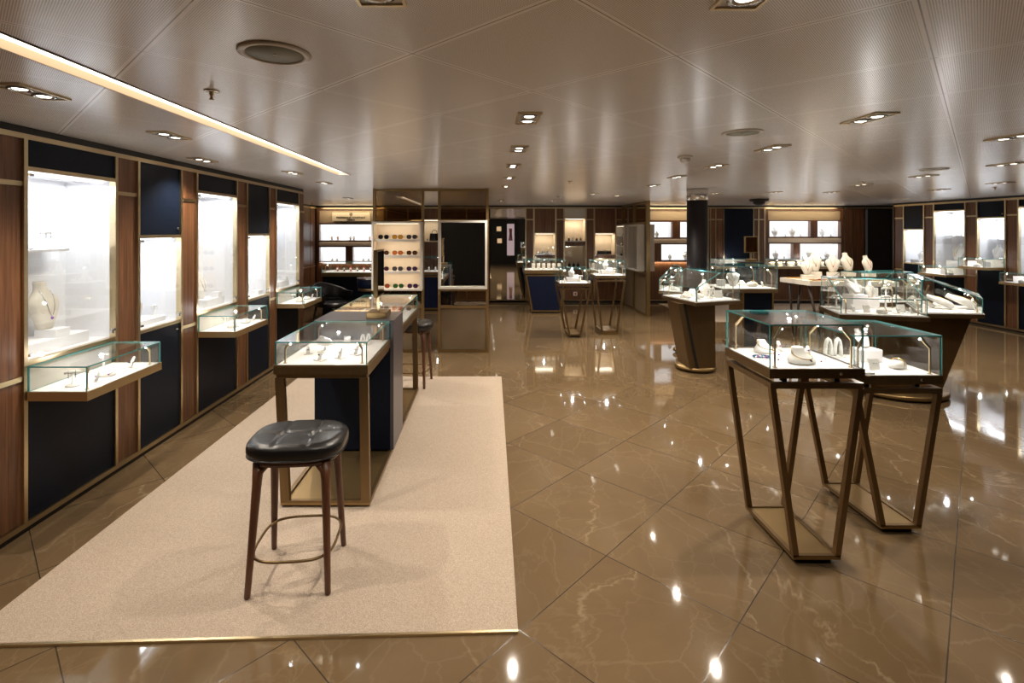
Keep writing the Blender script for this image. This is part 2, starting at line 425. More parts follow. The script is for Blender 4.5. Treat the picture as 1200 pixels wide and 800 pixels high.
showcase('tall wide white-lit wall cabinet with a necklace bust, first on the left wall', LL, PI/2, 2.79, 3.476, 1.99, .92, power=15, shelf=[(2.815,3.29,1.535,.17)])
showcase('short narrow white-lit wall cabinet with navy doors, between the two widest on the left wall', LL, PI/2, 3.70, 4.22, 1.604, .91, power=9)
showcase('tall white-lit wall cabinet second of the wide ones on the left wall', LL, PI/2, 4.447, 5.16, 1.99, .92, power=14, shelf=[(4.47,4.85,1.50,.17)])
showcase('narrow white-lit wall cabinet with navy doors, farther one of the two on the left wall', LL, PI/2, 5.38, 5.93, 1.604, .91, power=9)
showcase('tall white-lit wall cabinet at the far end of the left wall, behind the armchair side', LL, PI/2, 6.12, 6.87, 1.99, .92, power=13)

# ---- alcove walls at the left back ----------------------------------------------
WA = wall_frame('wall_alcove', (-3.9, 0, 0), PI/2)
wall_parts(WA, [(7.08,8.3),(8.3,9.5),(9.5,10.6),(10.6,11.35),(11.35,11.68)], rails=(.85,))
MB().box(7.08, 11.68, -.008, .03, 2.15, 2.178, M_BRASS).box(7.08, 11.68, 0, .04, 2.178, 2.22, M_BLACK).box(7.08, 11.68, 0, .04, 0, .06, M_BLACK).build('brass_rail', WA)

# ---- back wall -----------------------------------------------------------------
WB = wall_frame('wall_back', (0, YB, 0), 0)
wall_parts(WB, [(-2.28,-1.80),(-.45,.08),(.90,1.08),(1.59,1.77),(2.28,2.46),(2.96,3.14),(3.14,3.62),(5.07,5.24),(5.24,5.42),(6.10,6.22),(6.22,6.36)], rails=(1.90,))
MB().box(-3.9, 10.0, -.02, .02, 2.15, 2.185, M_BRASS).box(-3.9, 10.0, .0, .05, 2.185, 2.22, M_BLACK).build('brass_rail', WB)
MB().box(-3.9, .08, -.006, .05, 0, .06, M_BLACK).box(.90, 10.0, -.006, .05, 0, .06, M_BLACK).box(-3.9, 10.0, -.012, -.006, .05, .07, M_BRASS).build('kick_plate', WB)
MB().box(-4.6, 10.0, .45, .5, 0, 2.22, M_BLACK).build('backing', WB)
vr = MB()
for x in (-2.28,-1.80,-.45,.90,1.08,1.59,1.77,2.28,2.46,2.96,5.07,5.12,5.24,6.10,6.22,6.36): vr.box(x-.012, x+.012, -.010, .01, .07, 2.15, M_BRASS)
vr.build('brass_upright', WB)
WM = (0, YB, 0)
wm = thing('wall_mirror', 'full-height mirror on the back wall beside the central bronze glass screen', 'mirror', WM)
MB().box(.085, .895, -.004, .02, .075, 2.145, M_MIRROR).build('mirror_glass', wm)
BG = dict(pm=M_WOOD, im=M_BEIGE, led=M_LEDW, lcol=(1,.86,.68), knobs=False)
showcase('warm-lit beige niche with a glass tray of fragrance items, between timber panels at the back', WM, 0, 1.09, 1.58, 1.59, 1.00, power=5, **BG, band=(1.02,1.09))
showcase('tall warm-lit beige niche with two levels at the centre of the back wall', WM, 0, 1.78, 2.27, 1.93, .80, power=7, **BG, band=(1.30,1.40), upmat=M_LINEN)
showcase('warm-lit beige niche holding a row of dark bottles, on the back wall', WM, 0, 2.47, 2.95, 1.59, 1.00, power=5, **BG, band=(1.02,1.09))
showcase('beige niche holding a black handbag, glimpsed between the two bronze screens', WM, 0, -1.79, -.46, 1.90, 1.40, power=6, **BG)

def lightbox_wall(label, x0, x1, niches, z0=.0, zh=(1.885,2.10)):
    t = thing('backlit_wall_unit', label, 'display cabinet', (0, YB, 0))
    m = MB(); grid_with_holes(m, x0, x1, .06, 2.15, [n for n in niches] + [(x0+.06, x1-.06, zh[0], zh[1])], .0, .10, M_WOOD)
    m.build('wood_front', t)
    MB().box(x0+.06, x1-.06, .03, .10, zh[0], zh[1], M_HEADER).build('header_panel', t)
    MB().box(x0+.06, x1-.06, -.215, -.205, 2.155, 2.18, M_BRASS).build('light_lip', t)
    MB().box(x0+.1, x1-.1, -.20, -.14, 2.172, 2.178, M_LEDW).build('light_strip', t)
    area_light(t, ((x0+x1)/2, -.19, 2.15), x1-x0-.2, .06, 1.6, (1,.80,.55), .8)
    MB().box(x0+.06, x1-.06, -.05, .0, .935, .955, M_WOOD).build('light_lip', t)
    area_light(t, ((x0+x1)/2, -.028, .932), x1-x0-.2, .03, 1.9, (1,.82,.58), .25)
    zmid = (min(n[3] for n in niches if n[2] > 1.35)+0, )
    zr = [n for n in niches if n[2] > 1.35][0][2]; zl = [n for n in niches if n[2] < 1.35][0][3]
    s = MB().box(x0+.06, x1-.06, -.012, .0, zl+.03, zr-.03, M_BEIGE); s.build('middle_rail', t)
    MB().box(x0+.06, x1-.06, -.046, -.040, zr-.035, zr-.0, M_WOOD).box(x0+.06, x1-.06, -.04, 0, zr-.006, zr, M_WOOD).build('light_lip', t)
    MB().box(x0+.1, x1-.1, -.036, -.018, zr-.014, zr-.008, M_LEDW).build('light_strip', t)
    for a, b, c, d in niches:
        q = MB(); q.box(a, b, .30, .32, c, d, M_LIGHTBOX); q.box(a-.01, a, .10, .32, c, d, M_WHITE); q.box(b, b+.01, .10, .32, c, d, M_WHITE)
        q.box(a-.01, b+.01, .10, .32, c-.02, c, M_WHITE); q.box(a-.01, b+.01, .10, .32, d, d+.02, M_LIGHTBOX)
        nn = q.build('backlit_niche', t)
        MB().box(a+.004, b-.004, -.004, .002, c+.004, d-.004, M_GLASS).build('glass_pane', nn)
        area_light(t, ((a+b)/2, .05, d-.012), (b-a)*.9, .05, 1.0*(b-a), (1,.97,.95), .55)  # fill light added at each niche front to keep busts from silhouetting
    return t
lightbox_wall('walnut wall unit with three white backlit niches under the ivory brand sign', -3.88, -2.29, [(-3.82,-2.35,1.424,1.787),(-3.82,-3.22,.91,1.27),(-3.06,-2.35,.91,1.27)], zh=(1.82,2.11))
lightbox_wall('walnut wall unit of backlit niches partly hidden by the round black column', 3.63, 5.06, [(3.70,4.25,1.494,1.845),(4.43,5.0,1.494,1.845),(3.70,3.84,.973,1.33),(4.0,5.0,.973,1.33)])
lightbox_wall('walnut wall unit with four backlit niches behind the white jewellery table', 6.38, 8.16, [(6.47,7.41,1.51,1.865),(7.57,8.10,1.51,1.865),(6.47,7.01,.985,1.345),(7.17,8.10,.985,1.345)])

# sign
sg = thing('brand_sign', 'ivory sign with a dark crest and two lines of lettering above the left rear niches', 'sign', (-3.08, YB-.055, 1.962))
MB().box(-.43, .43, 0, .05, -.098, .098, M_SIGN).build('sign_board', sg)
def text(s, size, loc, parent, name='lettering', mat=None):
    cu = bpy.data.curves.new(name, 'FONT'); cu.body = s; cu.size = size; cu.align_x = 'CENTER'; cu.align_y = 'CENTER'; cu.extrude = .002; cu.offset = .0012
    o = bpy.data.objects.new(name, cu); C.objects.link(o); o.location = loc; o.rotation_euler = (PI/2, 0, 0); o.parent = parent
    cu.materials.append(mat or M_DBROWN); bpy.context.view_layer.update()
    me = bpy.data.meshes.new_from_object(o.evaluated_get(bpy.context.evaluated_depsgraph_get())); bpy.data.objects.remove(o)
    o = bpy.data.objects.new(name, me); C.objects.link(o); o.location = loc; o.rotation_euler = (PI/2, 0, 0); o.parent = parent; return o
text('FREDERIQUE CONSTANT', .058, (0, -.003, -.022), sg)
text('GENEVE', .05, (0, -.003, -.072), sg)
cr = MB(); cr.prism([(-.025,-.03),(.025,-.03),(.032,0),(.03,.03),(-.03,.03),(-.032,0)], 0, .004, M_DBROWN)
cr.box(-.018, .018, -.02, -.012, .004, .006, M_SIGN).box(-.018, .018, .004, .012, .004, .006, M_SIGN).box(-.003,.003,-.02,.02,.004,.006,M_SIGN)
cr.xf(Matrix.Translation((0, -.001, .055)) @ Matrix.Rotation(PI/2, 4, 'X')).build('crest', sg)

# navy full-height door + dark doors
nd = thing('navy_door', 'tall dark navy panel door in the back wall right of the round column', 'door', (5.76, YB, 0))
MB().box(-.33, .33, -.012, .04, .075, 2.14, M_NAVY).build('door_panel', nd)
MB().box(-.345, -.33, -.016, .04, .075, 2.14, M_BRASS).box(.33, .345, -.016, .04, .075, 2.14, M_BRASS).build('brass_frame', nd)
for i, (a, b, mt) in enumerate([(8.19,8.35,M_WOOD),(8.37,8.63,M_WOOD)]):
    MB().box(a, b, .0, .05, .06, 2.15, mt).build('wood_panel', WB)
MB().box(8.165, 8.19, -.01, .02, .06, 2.15, M_BRASS).box(8.35, 8.37, -.01, .02, .06, 2.15, M_BRASS).build('brass_upright', WB)
ed = thing('dark_door', 'dark brown double door with a steel edge, at the right corner of the back wall', 'door', (9.2, YB, 0))
MB().box(-.5, .04, -.02, .04, .075, 2.13, M_DBROWN).build('door_leaf', ed)
MB().box(.16, .45, -.02, .04, .075, 2.13, M_DBROWN).build('door_leaf', ed)
MB().box(.05, .15, -.03, .04, .075, 2.13, M_STEEL).build('steel_edge', ed)
MB().box(-.56, -.51, -.03, .04, .075, 2.13, M_MIRROR).build('mirror_strip', ed)
# fire switch
sw = thing('wall_switch', 'small ivory wall plate with a red button low on the back wall', 'switch', (2.03, YB-.013, .205))
MB().box(-.045, .045, 0, .012, -.045, .045, M_CREAM).build('plate', sw, bevel=.003)
MB().box(-.016, .016, -.006, 0, -.024, .024, M_RED).build('button', sw)

# ---- right wall ------------------------------------------------------------------
WR = wall_frame('wall_right', (XR, 0, 0), -PI/2)
wall_parts(WR, [(-10.79,-10.55),(-10.06,-9.84),(-9.19,-8.97),(-8.48,-8.275),(-7.6,-7.38)], rails=(.845,1.905))
wall_parts(WR, [(-7.38,-6.4),(-6.4,-5.2),(-5.2,-4),(-4,-2.8),(-2.8,-1.6),(-1.6,-.4),(-.4,.8),(.8,2.0)])
MB().box(-10.80, 2.0, -.008, .03, 2.15, 2.185, M_BRASS).box(-10.80, 2.0, -.012, .03, .03, .058, M_BRASS).build('brass_rail', WR)
MB().box(-10.80, 2.0, .012, .05, 2.185, 2.22, M_BLACK).box(-10.80, 2.0, 0, .05, 0, .03, M_BLACK).build('shadow_gap', WR)
MB().box(-10.80, 2.0, .42, .46, 0, 2.22, M_BLACK).box(-10.82, -10.79, -.01, .42, 0, 2.22, M_WOOD).build('backing', WR)
RL = (XR, 0, 0)
showcase('short white-lit wall cabinet with navy door, farthest along the right wall', RL, -PI/2, -10.55, -10.06, 1.67, .99, power=9)
showcase('wide tall white-lit wall cabinet beyond the stepped one on the right wall', RL, -PI/2, -9.84, -9.19, 2.02, .92, power=13, shelf=[(-9.80,-9.40,1.55,.17)])
showcase('white-lit wall cabinet with a navy flap above, over the higher glass wall case at right', RL, -PI/2, -8.97, -8.48, 1.87, 1.06, power=10, shelf=[(-8.94,-8.68,1.50,.17)])
showcase('white-lit wall cabinet cut by the right edge of the view', RL, -PI/2, -8.275, -7.6, 2.03, .92, power=13)

# ---- wall behind the camera (seen only in the mirrors) -----------------------------
WF = wall_frame('wall_front', (0, YF, 0), PI)
MB().box(-10, 4.6, .02, .06, 0, 2.22, M_BLACK).build('backing', WF)
sl = MB()
for i in range(60): sl.box(-1.55+i*.06, -1.52+i*.06, 0, .02, 0, 2.22, M_DARKPANEL)
sl.build('dark_slats', WF)
MB().box(-8.6, -1.6, 0, .02, 0, 2.22, M_DBROWN).build('dark_panel', WF)
pf = thing('framed_picture', 'small glowing square picture seen in the back mirror, upper of two', 'picture', (.62, YF+.02, 1.73), 0, 'glowing pictures on the dark slatted wall')
MB().box(-.13, .13, 0, .03, -.13, .13, M_GOLDB).build('frame', pf); MB().box(-.11, .11, .03, .034, -.11, .11, M_PIC).build('lit_picture', pf)
dup(pf, (.65, YF+.02, 1.14), 0, 'small glowing square picture seen in the back mirror, lower of two')
po = thing('lit_poster', 'tall pale pink lit poster panel seen in the back mirror', 'poster', (1.2, YF+.02, 1.2))
MB().box(-.2, .2, 0, .03, -.8, .8, M_GREY).build('frame', po); MB().box(-.18, .18, .03, .034, -.78, .78, M_PINK).build('lit_panel', po)
MB().prism([(-.10,-.30),(.10,-.30),(.06,.05),(.08,.30),(-.08,.30),(-.06,.05)], 0, .004, M_RED).xf(Matrix.Translation((0,.040,.25)) @ Matrix.Rotation(PI/2,4,'X')).build('garment_print', po)

# ------------------------------------------------------------------ ceiling fittings
def ceil_at(px, py):
    Z = (CEIL-EYE)*600/(270-py); return ((px-570)*Z/600, Z)
dl = thing('ceiling_downlight', 'x', 'ceiling light', (0,0,CEIL), 0, 'twin square ceiling downlights')
m = MB()
for a in ((-.06,.06,-.125,-.115),(-.06,.06,.115,.125),(-.06,-.052,-.115,.115),(.052,.06,-.115,.115)): m.box(a[0],a[1],a[2],a[3],-.008,0,M_BRASS)
m.build('trim_frame', dl)
MB().box(-.052, .052, -.115, .115, -.003, 0, M_CW).build('reflector', dl)
for y in (-.056, .056):
    r = MB().lathe([(.028,-.003),(.041,-.003),(.044,-.010),(.034,-.010),(.028,-.003)], M_STEEL, (0,y,0), 20).build('lamp_ring', dl)
    MB().lathe([(0,-.0045),(.026,-.0045),(.024,-.0075),(0,-.0075)], M_LAMP, (0,y,0), 20).build('lamp', dl)
SPOTS = []
ctr = ['nearest twin ceiling downlight in the row down the middle', 'second twin ceiling downlight along the middle row', 'third twin ceiling downlight along the middle row', 'fourth twin ceiling downlight along the middle row', 'fifth, farthest twin ceiling downlight of the middle row']
lst = [((619,138),ctr[0]),((608,174),ctr[1]),((601,194),ctr[2]),((597,208),ctr[3]),((593,218),ctr[4]),
 ((38,107),'twin downlight left of the linear ceiling light, nearest the view'),
 ((199,158),'twin downlight left of the linear ceiling light, above the first wall cabinets'),
 ((238,187),'twin downlight left of the linear ceiling light, third along'),
 ((343,202),'twin downlight just before the end of the linear ceiling light'),
 ((380,214),'small twin downlight past the end of the linear ceiling light'),
 ((1018,138),'twin downlight above the two front glass tables, largest on the right'),
 ((905,173),'twin downlight beyond the ceiling speaker on the right'),
 ((839,194),'twin downlight right of the ceiling smoke detector by the column'),
 ((1187,160),'twin downlight at the right edge of the view'),
 ((1180,192),'twin downlight near the right edge, second back'),
 ((1082,206),'twin downlight over the large glass island'),
 ((1009,216),'twin downlight beside a sprinkler over the jewellery table'),
 ((1172,214),'twin downlight near the right wall by a sprinkler'),
 ((695,227),'small rear twin downlight, left of a close pair'),
 ((723,229),'small rear twin downlight, right of a close pair'),
 ((793,207),'twin downlight left of the round column'),
 ((765,217),'twin downlight over the folding bronze screen'),
 ((647,235),'small twin downlight near the back wall by a smoke detector'),
 ((587,235),'small twin downlight close to the full-height mirror'),
 ((838,226),'small twin downlight just right of the round column'),
 ((907,225),'small twin downlight beyond the dome camera'),
 ((975,225),'small twin downlight over the white jewellery table'),
 ((1055,233),'small twin downlight at the start of the right wall'),
 ((1100,222),'small twin downlight above the right wall cabinets'),
 ((408,232),'small twin downlight in front of the ivory sign')]
first = True
pos = [(ceil_at(*p), l) for p, l in lst]
pos += [((-.26,1.165), 'twin downlight cut by the top edge, left of centre'), ((.63,1.185), 'twin downlight cut by the top edge, right of centre')]
for (x, y), l in pos:
    if first: dl.location = (x,y,CEIL); dl['label'] = l; first = False
    else: dup(dl, (x,y,CEIL), 0, l)
    SPOTS.append((x, y))
def spot(x, y, e, ang=125, col=(1,.88,.73), r=.018):
    l = bpy.data.lights.new('downlight_beam', 'SPOT'); l.energy = e; l.color = col; l.spot_size = math.radians(ang); l.spot_blend = .8; l.shadow_soft_size = r
    o = bpy.data.objects.new('downlight_beam', l); C.objects.link(o); o.location = (x, y, CEIL-.02)
for x, y in SPOTS:
    spot(x, y, 60 if y > 6 else (43 if y > 2 else 30))

sp = thing('ceiling_speaker', 'large round ceiling speaker with a grey mesh, near the linear light', 'speaker', (*ceil_at(322,62), CEIL))
MB().lathe([(.088,-.001),(.110,0),(.112,-.004),(.094,-.009),(.088,-.006),(.088,-.001)], M_CW, n=40).build('trim_ring', sp)
MB().lathe([(0,-.005),(.089,-.004),(.089,-.001),(0,-.001)], M_SPKR, n=40).build('mesh_grille', sp)
MB().lathe([(0,-.008),(.006,-.007),(.006,-.004),(0,-.004)], M_STEEL, n=12).build('badge', sp)
dup(sp, (*ceil_at(870,155), CEIL), 0, 'round ceiling speaker on the right half of the ceiling')
dup(sp, (*ceil_at(1094,198), CEIL), 0, 'small far round ceiling speaker near the right wall')
sk = thing('sprinkler', 'brass ceiling sprinkler head beside the linear light', 'sprinkler', (*ceil_at(248,106), CEIL), 0, 'ceiling sprinklers')
MB().lathe([(0,0),(.030,0),(.030,-.004),(.012,-.008),(0,-.008)], M_STEEL, n=20).build('escutcheon', sk)
MB().lathe([(0,-.008),(.009,-.008),(.009,-.02),(.005,-.022),(.005,-.034),(.011,-.036),(.004,-.04),(0,-.04)], M_BRASS, n=12).build('nozzle', sk)
for p, l in (((668,212),'small sprinkler head over the middle of the shop'),((1012,212),'sprinkler head above the white jewellery table'),((1166,219),'sprinkler head near the right wall'),((365,238),'sprinkler head above the rear left alcove')):
    dup(sk, (*ceil_at(*p), CEIL), 0, l)
sd = thing('smoke_detector', 'white round smoke detector on the ceiling in front of the column', 'smoke detector', (*ceil_at(803,183), CEIL))
MB().lathe([(0,0),(.055,0),(.055,-.012),(.045,-.016),(0,-.016)], M_OFFW, n=24).build('base_ring', sd)
MB().lathe([(0,-.016),(.038,-.016),(.034,-.042),(.02,-.05),(0,-.05)], M_OFFW, n=24).build('sensor', sd)
dup(sd, (*ceil_at(656,229), CEIL), 0, 'white smoke detector on the ceiling near the back wall')
dc = thing('dome_camera', 'black dome camera hanging from the ceiling by the navy door', 'camera', (4.95, 9.3, CEIL))
MB().lathe([(0,0),(.16,0),(.16,-.03),(.13,-.045),(0,-.045)], M_BLACK, n=28).build('housing', dc)
MB().lathe([(0,-.045),(.11,-.045),(.095,-.085),(.05,-.11),(0,-.115)], M_DARKLEA, n=28).build('dome', dc)

# ------------------------------------------------------------------ carpets
c1 = MB().prism([(-2.1,2.03),(.13,2.106),(.17,5.76),(-2.1,5.76)], 0, .010, M_CARPET)
tag(c1.build('carpet'), 'beige pile carpet laid on the marble under the stool and central glass counter', 'carpet')
tag(MB().prism([(-2.1,2.018),(.13,2.094),(.13,2.106),(-2.1,2.03)], 0, .011, M_BRASS).build('carpet_edge_strip'), 'thin brass strip along the front edge of the beige carpet', 'edge strip')
tag(MB().prism([(3.87,9.25),(8.0,9.25),(8.0,11.5),(3.87,11.5)], 0, .010, M_CARPET).build('carpet'), 'pale rear carpet before the backlit wall units', 'carpet')

# ------------------------------------------------------------------ glass cases
G = .007
def rect_cover(x0, x1, y0, y1, z0, z1):
    m = MB()
    m.pane([(x0,y0,z0),(x1,y0,z0),(x1,y0,z1-G),(x0,y0,z1-G)], G, M_GLASS, M_EDGE)
    m.pane([(x1,y1,z0),(x0,y1,z0),(x0,y1,z1-G),(x1,y1,z1-G)], G, M_GLASS, M_EDGE)
    m.pane([(x0,y1-G,z0),(x0,y0+G,z0),(x0,y0+G,z1-G),(x0,y1-G,z1-G)], G, M_GLASS, M_EDGE)
    m.pane([(x1,y0+G,z0),(x1,y1-G,z0),(x1,y1-G,z1-G),(x1,y0+G,z1-G)], G, M_GLASS, M_EDGE)
    m.pane([(x0,y0,z1),(x1,y0,z1),(x1,y1,z1),(x0,y1,z1)], G, M_GLASS, M_EDGE)
    return m
def lamp_post(t, x, y, z, h, dx, dy, sparkle=True):
    """little brass lamp post with a slanted head, standing on the pad"""
    m = MB().box(x-.009, x+.009, y-.009, y+.009, z, z+.003, M_BRASS)
    hr = min(h, .24)
    m.bar((x,y,z+.003), (x,y,z+h*.66), .007, .007, M_BRASS)
    m.bar((x,y,z+h*.64), (x+dx*hr*.26, y+dy*hr*.26, z+h*.90), .012, .009, M_BRASS)
    p = m.build('lamp_post', t)
    if sparkle:
        a = Vector((x,y,z+h*.60)); b = Vector((x+dx*hr*.26, y+dy*hr*.26, z+h*.90)); q = b + Vector((dx*.004, dy*.004, -.009))
        MB().lathe([(0,-.003),(.0042,-.0015),(.0042,.0015),(0,.003)], M_SPARK, tuple(q), 8).build('led', p)
    return p
CASE_E = 1.6
def posts(t, x0, x1, y0, y1, z, h, e=CASE_E, corners=(0,1,2,3)):
    cs = [(x0,y0,1,1),(x1,y0,-1,1),(x0,y1,1,-1),(x1,y1,-1,-1)]
    for i in corners:
        x, y, dx, dy = cs[i]; lamp_post(t, x, y, z, h, dx*.7, dy*.25)
    if e: point(((x0+x1)/2, (y0+y1)/2, z+h*.95), e, parent=t, r=.012)

def v_table(label, x0, x1, y0, y1, zb, zt, zg, fx0, fx1, body=None, group=None, foot='pad', e=CASE_E):
    """freestanding case on a tapering four-legged frame; local origin at the middle of its footprint"""
    cx, cy = (x0+x1)/2, (y0+y1)/2; hx, hy = (x1-x0)/2, (y1-y0)/2; fx = (fx1-fx0)/2; ox = (fx0+fx1)/2-cx
    t = thing('display_table', label, 'display case', (cx, cy, 0), 0, group)
    m = MB().box(-hx, hx, -hy, -hy+.012, zb, zt, M_BRONZE).box(-hx, hx, hy-.012, hy, zb, zt, M_BRONZE).box(-hx, -hx+.012, -hy+.012, hy-.012, zb, zt, M_BRONZE).box(hx-.012, hx, -hy+.012, hy-.012, zb, zt, M_BRONZE)
    m.box(-hx+.012, hx-.012, -hy+.012, hy-.012, zb, zt-.014, M_BRONZE)
    m.build('tray', t)
    MB().box(-hx+.012, hx-.012, -hy+.012, hy-.012, zt-.014, zt-.001, M_PAD).build('white_pad', t)
    rect_cover(-hx+.004, hx-.004, -hy+.004, hy-.004, zt, zg).build('glass_cover', t)
    zf = zb-.022
    s = MB()
    for (x, y) in ((-hx+.09,-hy+.04),(hx-.12,-hy+.04),(-hx+.09,hy-.04),(hx-.12,hy-.04)): s.box(x-.012,x+.012,y-.012,y+.012,zf,zb,M_BLACK)
    s.build('spacer', t)
    b = .028
    f = MB(); f.box(-hx+.005, hx-.005, -hy, -hy+b, zf-b, zf, M_BRONZE).box(-hx+.005, hx-.005, hy-b, hy, zf-b, zf, M_BRONZE).box(-hx+.005, -hx+.005+b, -hy+b, hy-b, zf-b, zf, M_BRONZE).box(hx-.005-b, hx-.005, -hy+b, hy-b, zf-b, zf, M_BRONZE)
    f.build('upper_frame', t)
    zp = .03
    for sx in (-1, 1):
        for sy in (-1, 1):
            a = (sx*(hx-.005-b/2), sy*(hy-b/2), zf-b); c = (ox+sx*(fx-b/2), sy*(hy-b/2), zp+.012)
            MB().bar(c, a, b, b, M_BRONZE, side=(1,0,0)).build('leg', t)
    zpl = zp if foot == 'pad' else .0
    p = MB().box(ox-fx, ox+fx, -hy, hy, zp if foot=='pad' else 0, zp+(.014 if foot=='pad' else .03), M_GOLDB)
    zz = zp+(.014 if foot=='pad' else .03)
    for a in ((ox-fx, ox+fx, -hy, -hy+.022),(ox-fx, ox+fx, hy-.022, hy),(ox-fx, ox-fx+.022, -hy+.022, hy-.022),(ox+fx-.022, ox+fx, -hy+.022, hy-.022)): p.box(a[0],a[1],a[2],a[3],zz,zz+.006,M_BRONZE)
    p.build('base_plate', t)
    if foot == 'pad': MB().box(ox-fx+.03, ox+fx-.03, -hy+.03, hy-.03, 0, zp, M_BLACK).build('plinth', t)
    posts(t, -hx+.045, hx-.045, -hy+.035, hy-.035, zt, zg-zt, e)
    MB().lathe([(0,0),(.008,0),(.008,.003),(0,.003)], M_STEEL, n=12).xf(Matrix.Translation((hx-.12, -hy, (zb+zt)/2)) @ Matrix.Rotation(PI/2,4,'X')).build('lock', t)
    return t
T1 = v_table('taller glass-topped jewellery table on splayed bronze legs, frontmost on the right', 1.394, 1.865, 2.52, 2.99, .921, .968, 1.187, 1.512, 1.745, e=1.5)
T2 = v_table('lower glass-topped jewellery table on splayed bronze legs, just behind the frontmost right one', 1.997, 2.483, 2.78, 3.27, .815, .862, 1.08, 2.142, 2.363, e=1.5)
M1 = v_table('lower of the two slim glass tables standing in the middle distance', 1.126, 1.616, 7.9, 8.4, .787, .834, 1.057, 1.27, 1.47)
M2 = v_table('taller of the two slim glass tables standing in the middle distance', 1.72, 2.21, 8.1, 8.6, .89, .937, 1.17, 1.82, 2.08, foot='box')

# central island counter ----------------------------------------------------------
def island():
    t = thing('island_counter', 'long bronze framed counter with two glass cases on the beige carpet', 'display counter', (-.98, 4.14, 0))
    X0, X1 = -.276, .28
    def L(y): return y-4.14
    def tray(y0, y1, nm):
        y0, y1 = L(y0), L(y1); zb, zt = .80, .855
        m = MB().box(X0, X1, y0, y1, zb, zt-.012, M_BRONZE)
        for a in ((X0,X1,y0,y0+.012),(X0,X1,y1-.012,y1),(X0,X0+.012,y0+.012,y1-.012),(X1-.012,X1,y0+.012,y1-.012)): m.box(a[0],a[1],a[2],a[3],zt-.012,zt,M_GOLDB)
        m.build('tray', t)
        MB().box(X0+.012, X1-.012, y0+.012, y1-.012, zt-.012, zt-.001, M_PAD).build('white_pad', t)
        rect_cover(X0+.006, X1-.006, y0+.006, y1-.004, zt, .992).build('glass_cover', t)
        posts(t, X0+.05, X1-.045, y0+.05, y1-.05, zt, .135, 1.3)
    tray(3.02, 3.735, 'a'); tray(4.155, 5.26, 'b')
    for a in ((X0+.01, X1-.01, L(3.035), L(3.065)), (X0+.01, X1-.01, L(5.2), L(5.23)), (X0+.01, X0+.04, L(3.065), L(3.73)), (X1-.04, X1-.01, L(3.065), L(3.73)), (X0+.01, X0+.04, L(4.16), L(5.2)), (X1-.04, X1-.01, L(4.16), L(5.2))):
        MB().box(*a, .775, .80, M_BRONZE).build('upper_frame', t)
    for (x, xb) in ((X0+.028, X0+.062), (X1-.028, X1-.018)):
        for y in (3.05, 5.2): MB().bar((xb, L(y), .05), (x, L(y), .78), .052, .034, M_BRONZE, side=(1,0,0)).build('leg', t)
    xa, xb = X0+.035, X1+.01
    p = MB().box(xa, xb, L(3.035), L(5.22), .022, .036, M_GOLDB)
    for a in ((xa,xb,L(3.035),L(3.06)),(xa,xb,L(5.195),L(5.22)),(xa,xa+.025,L(3.06),L(5.195)),(xb-.025,xb,L(3.06),L(5.195))): p.box(*a, .036, .050, M_BRONZE)
    p.build('base_plate', t); MB().box(xa+.03, xb-.03, L(3.07), L(5.19), .010, .022, M_BLACK).build('plinth', t)
    cb = MB().box(X0, X1-.002, L(3.742), L(4.148), .05, .972, M_NAVY).build('cabinet', t)
    MB().box(X1-.002, X1+.022, L(3.738), L(4.15), .05, .972, M_GREY).build('side_panel', t)
    MB().box(X0-.004, X1+.024, L(3.738), L(4.152), .972, .994, M_GREY).build('countertop', t, bevel=.003)
    return t
ISL = island()

# table mirror on the island
def table_mirror(label, loc, rz, w=.26, h=.35, z0=.16, bw=.19, bd=.15):
    t = thing('tabletop_mirror', label, 'mirror', loc, rz)
    MB().box(-bw/2, bw/2, -bd/2, bd/2, 0, .045, M_GOLDB).build('base', t, bevel=.004)
    MB().box(-.012, .012, -.012, .012, .045, z0+.06, M_BRASS).build('post', t)
    fr = MB()
    for a in ((-w/2, -w/2+.012, z0, z0+h),(w/2-.012, w/2, z0, z0+h),(-w/2+.012, w/2-.012, z0, z0+.012),(-w/2+.012, w/2-.012, z0+h-.012, z0+h)): fr.box(a[0], a[1], -.014, .014, a[2], a[3], M_GOLDB)
    fr.build('frame', t)
    MB().box(-w/2+.012, w/2-.012, -.018, .018, z0+.012, z0+h-.012, M_MIRROR).build('mirror_glass', t)
    return t
table_mirror('framed mirror on a bronze block and post, standing edge-on upon the island countertop', (-.82, 3.90, .994), PI/2, w=.24)

# wall-hung cases -------------------------------------------------------------------
def wall_case(label, loc, rz, u0, u1, zb=.72, zt=.77, zg=.908, dep=.345, rim=None, e=1.2, corners=(0,1)):
    rim = rim or M_RIM
    cx = (u0+u1)/2; h = (u1-u0)/2
    t = thing('wall_hung_case', label, 'display case', loc, rz); y0, y1 = -dep, -.016
    m = MB().box(cx-h, cx+h, y0, y1, zb, zt-.012, rim)
    for a in ((cx-h,cx+h,y0,y0+.010),(cx-h,cx-h+.010,y0+.010,y1),(cx+h-.010,cx+h,y0+.010,y1)): m.box(a[0],a[1],a[2],a[3],zt-.012,zt,rim)
    m.build('tray', t)
    MB().box(cx-h+.010, cx+h-.010, y0+.010, y1, zt-.012, zt-.001, M_PAD).build('white_pad', t)
    MB().box(cx-h+.010, cx+h-.010, y1, y1+.004, zt-.001, zg-.01, M_CREAM).build('back_panel', t)
    rect_cover(cx-h+.004, cx+h-.006, y0+.004, y1, zt, zg).build('glass_cover', t)
    posts(t, cx-h+.05, cx+h-.06, y0+.04, y1-.05, zt, (zg-zt), e, corners)
    return t
wall_case('glass wall case with a brass rim below the first tall cabinet on the left', LL, PI/2, 2.79, 3.43)
wall_case('glass wall case below the second tall cabinet on the left wall', LL, PI/2, 4.447, 5.10)
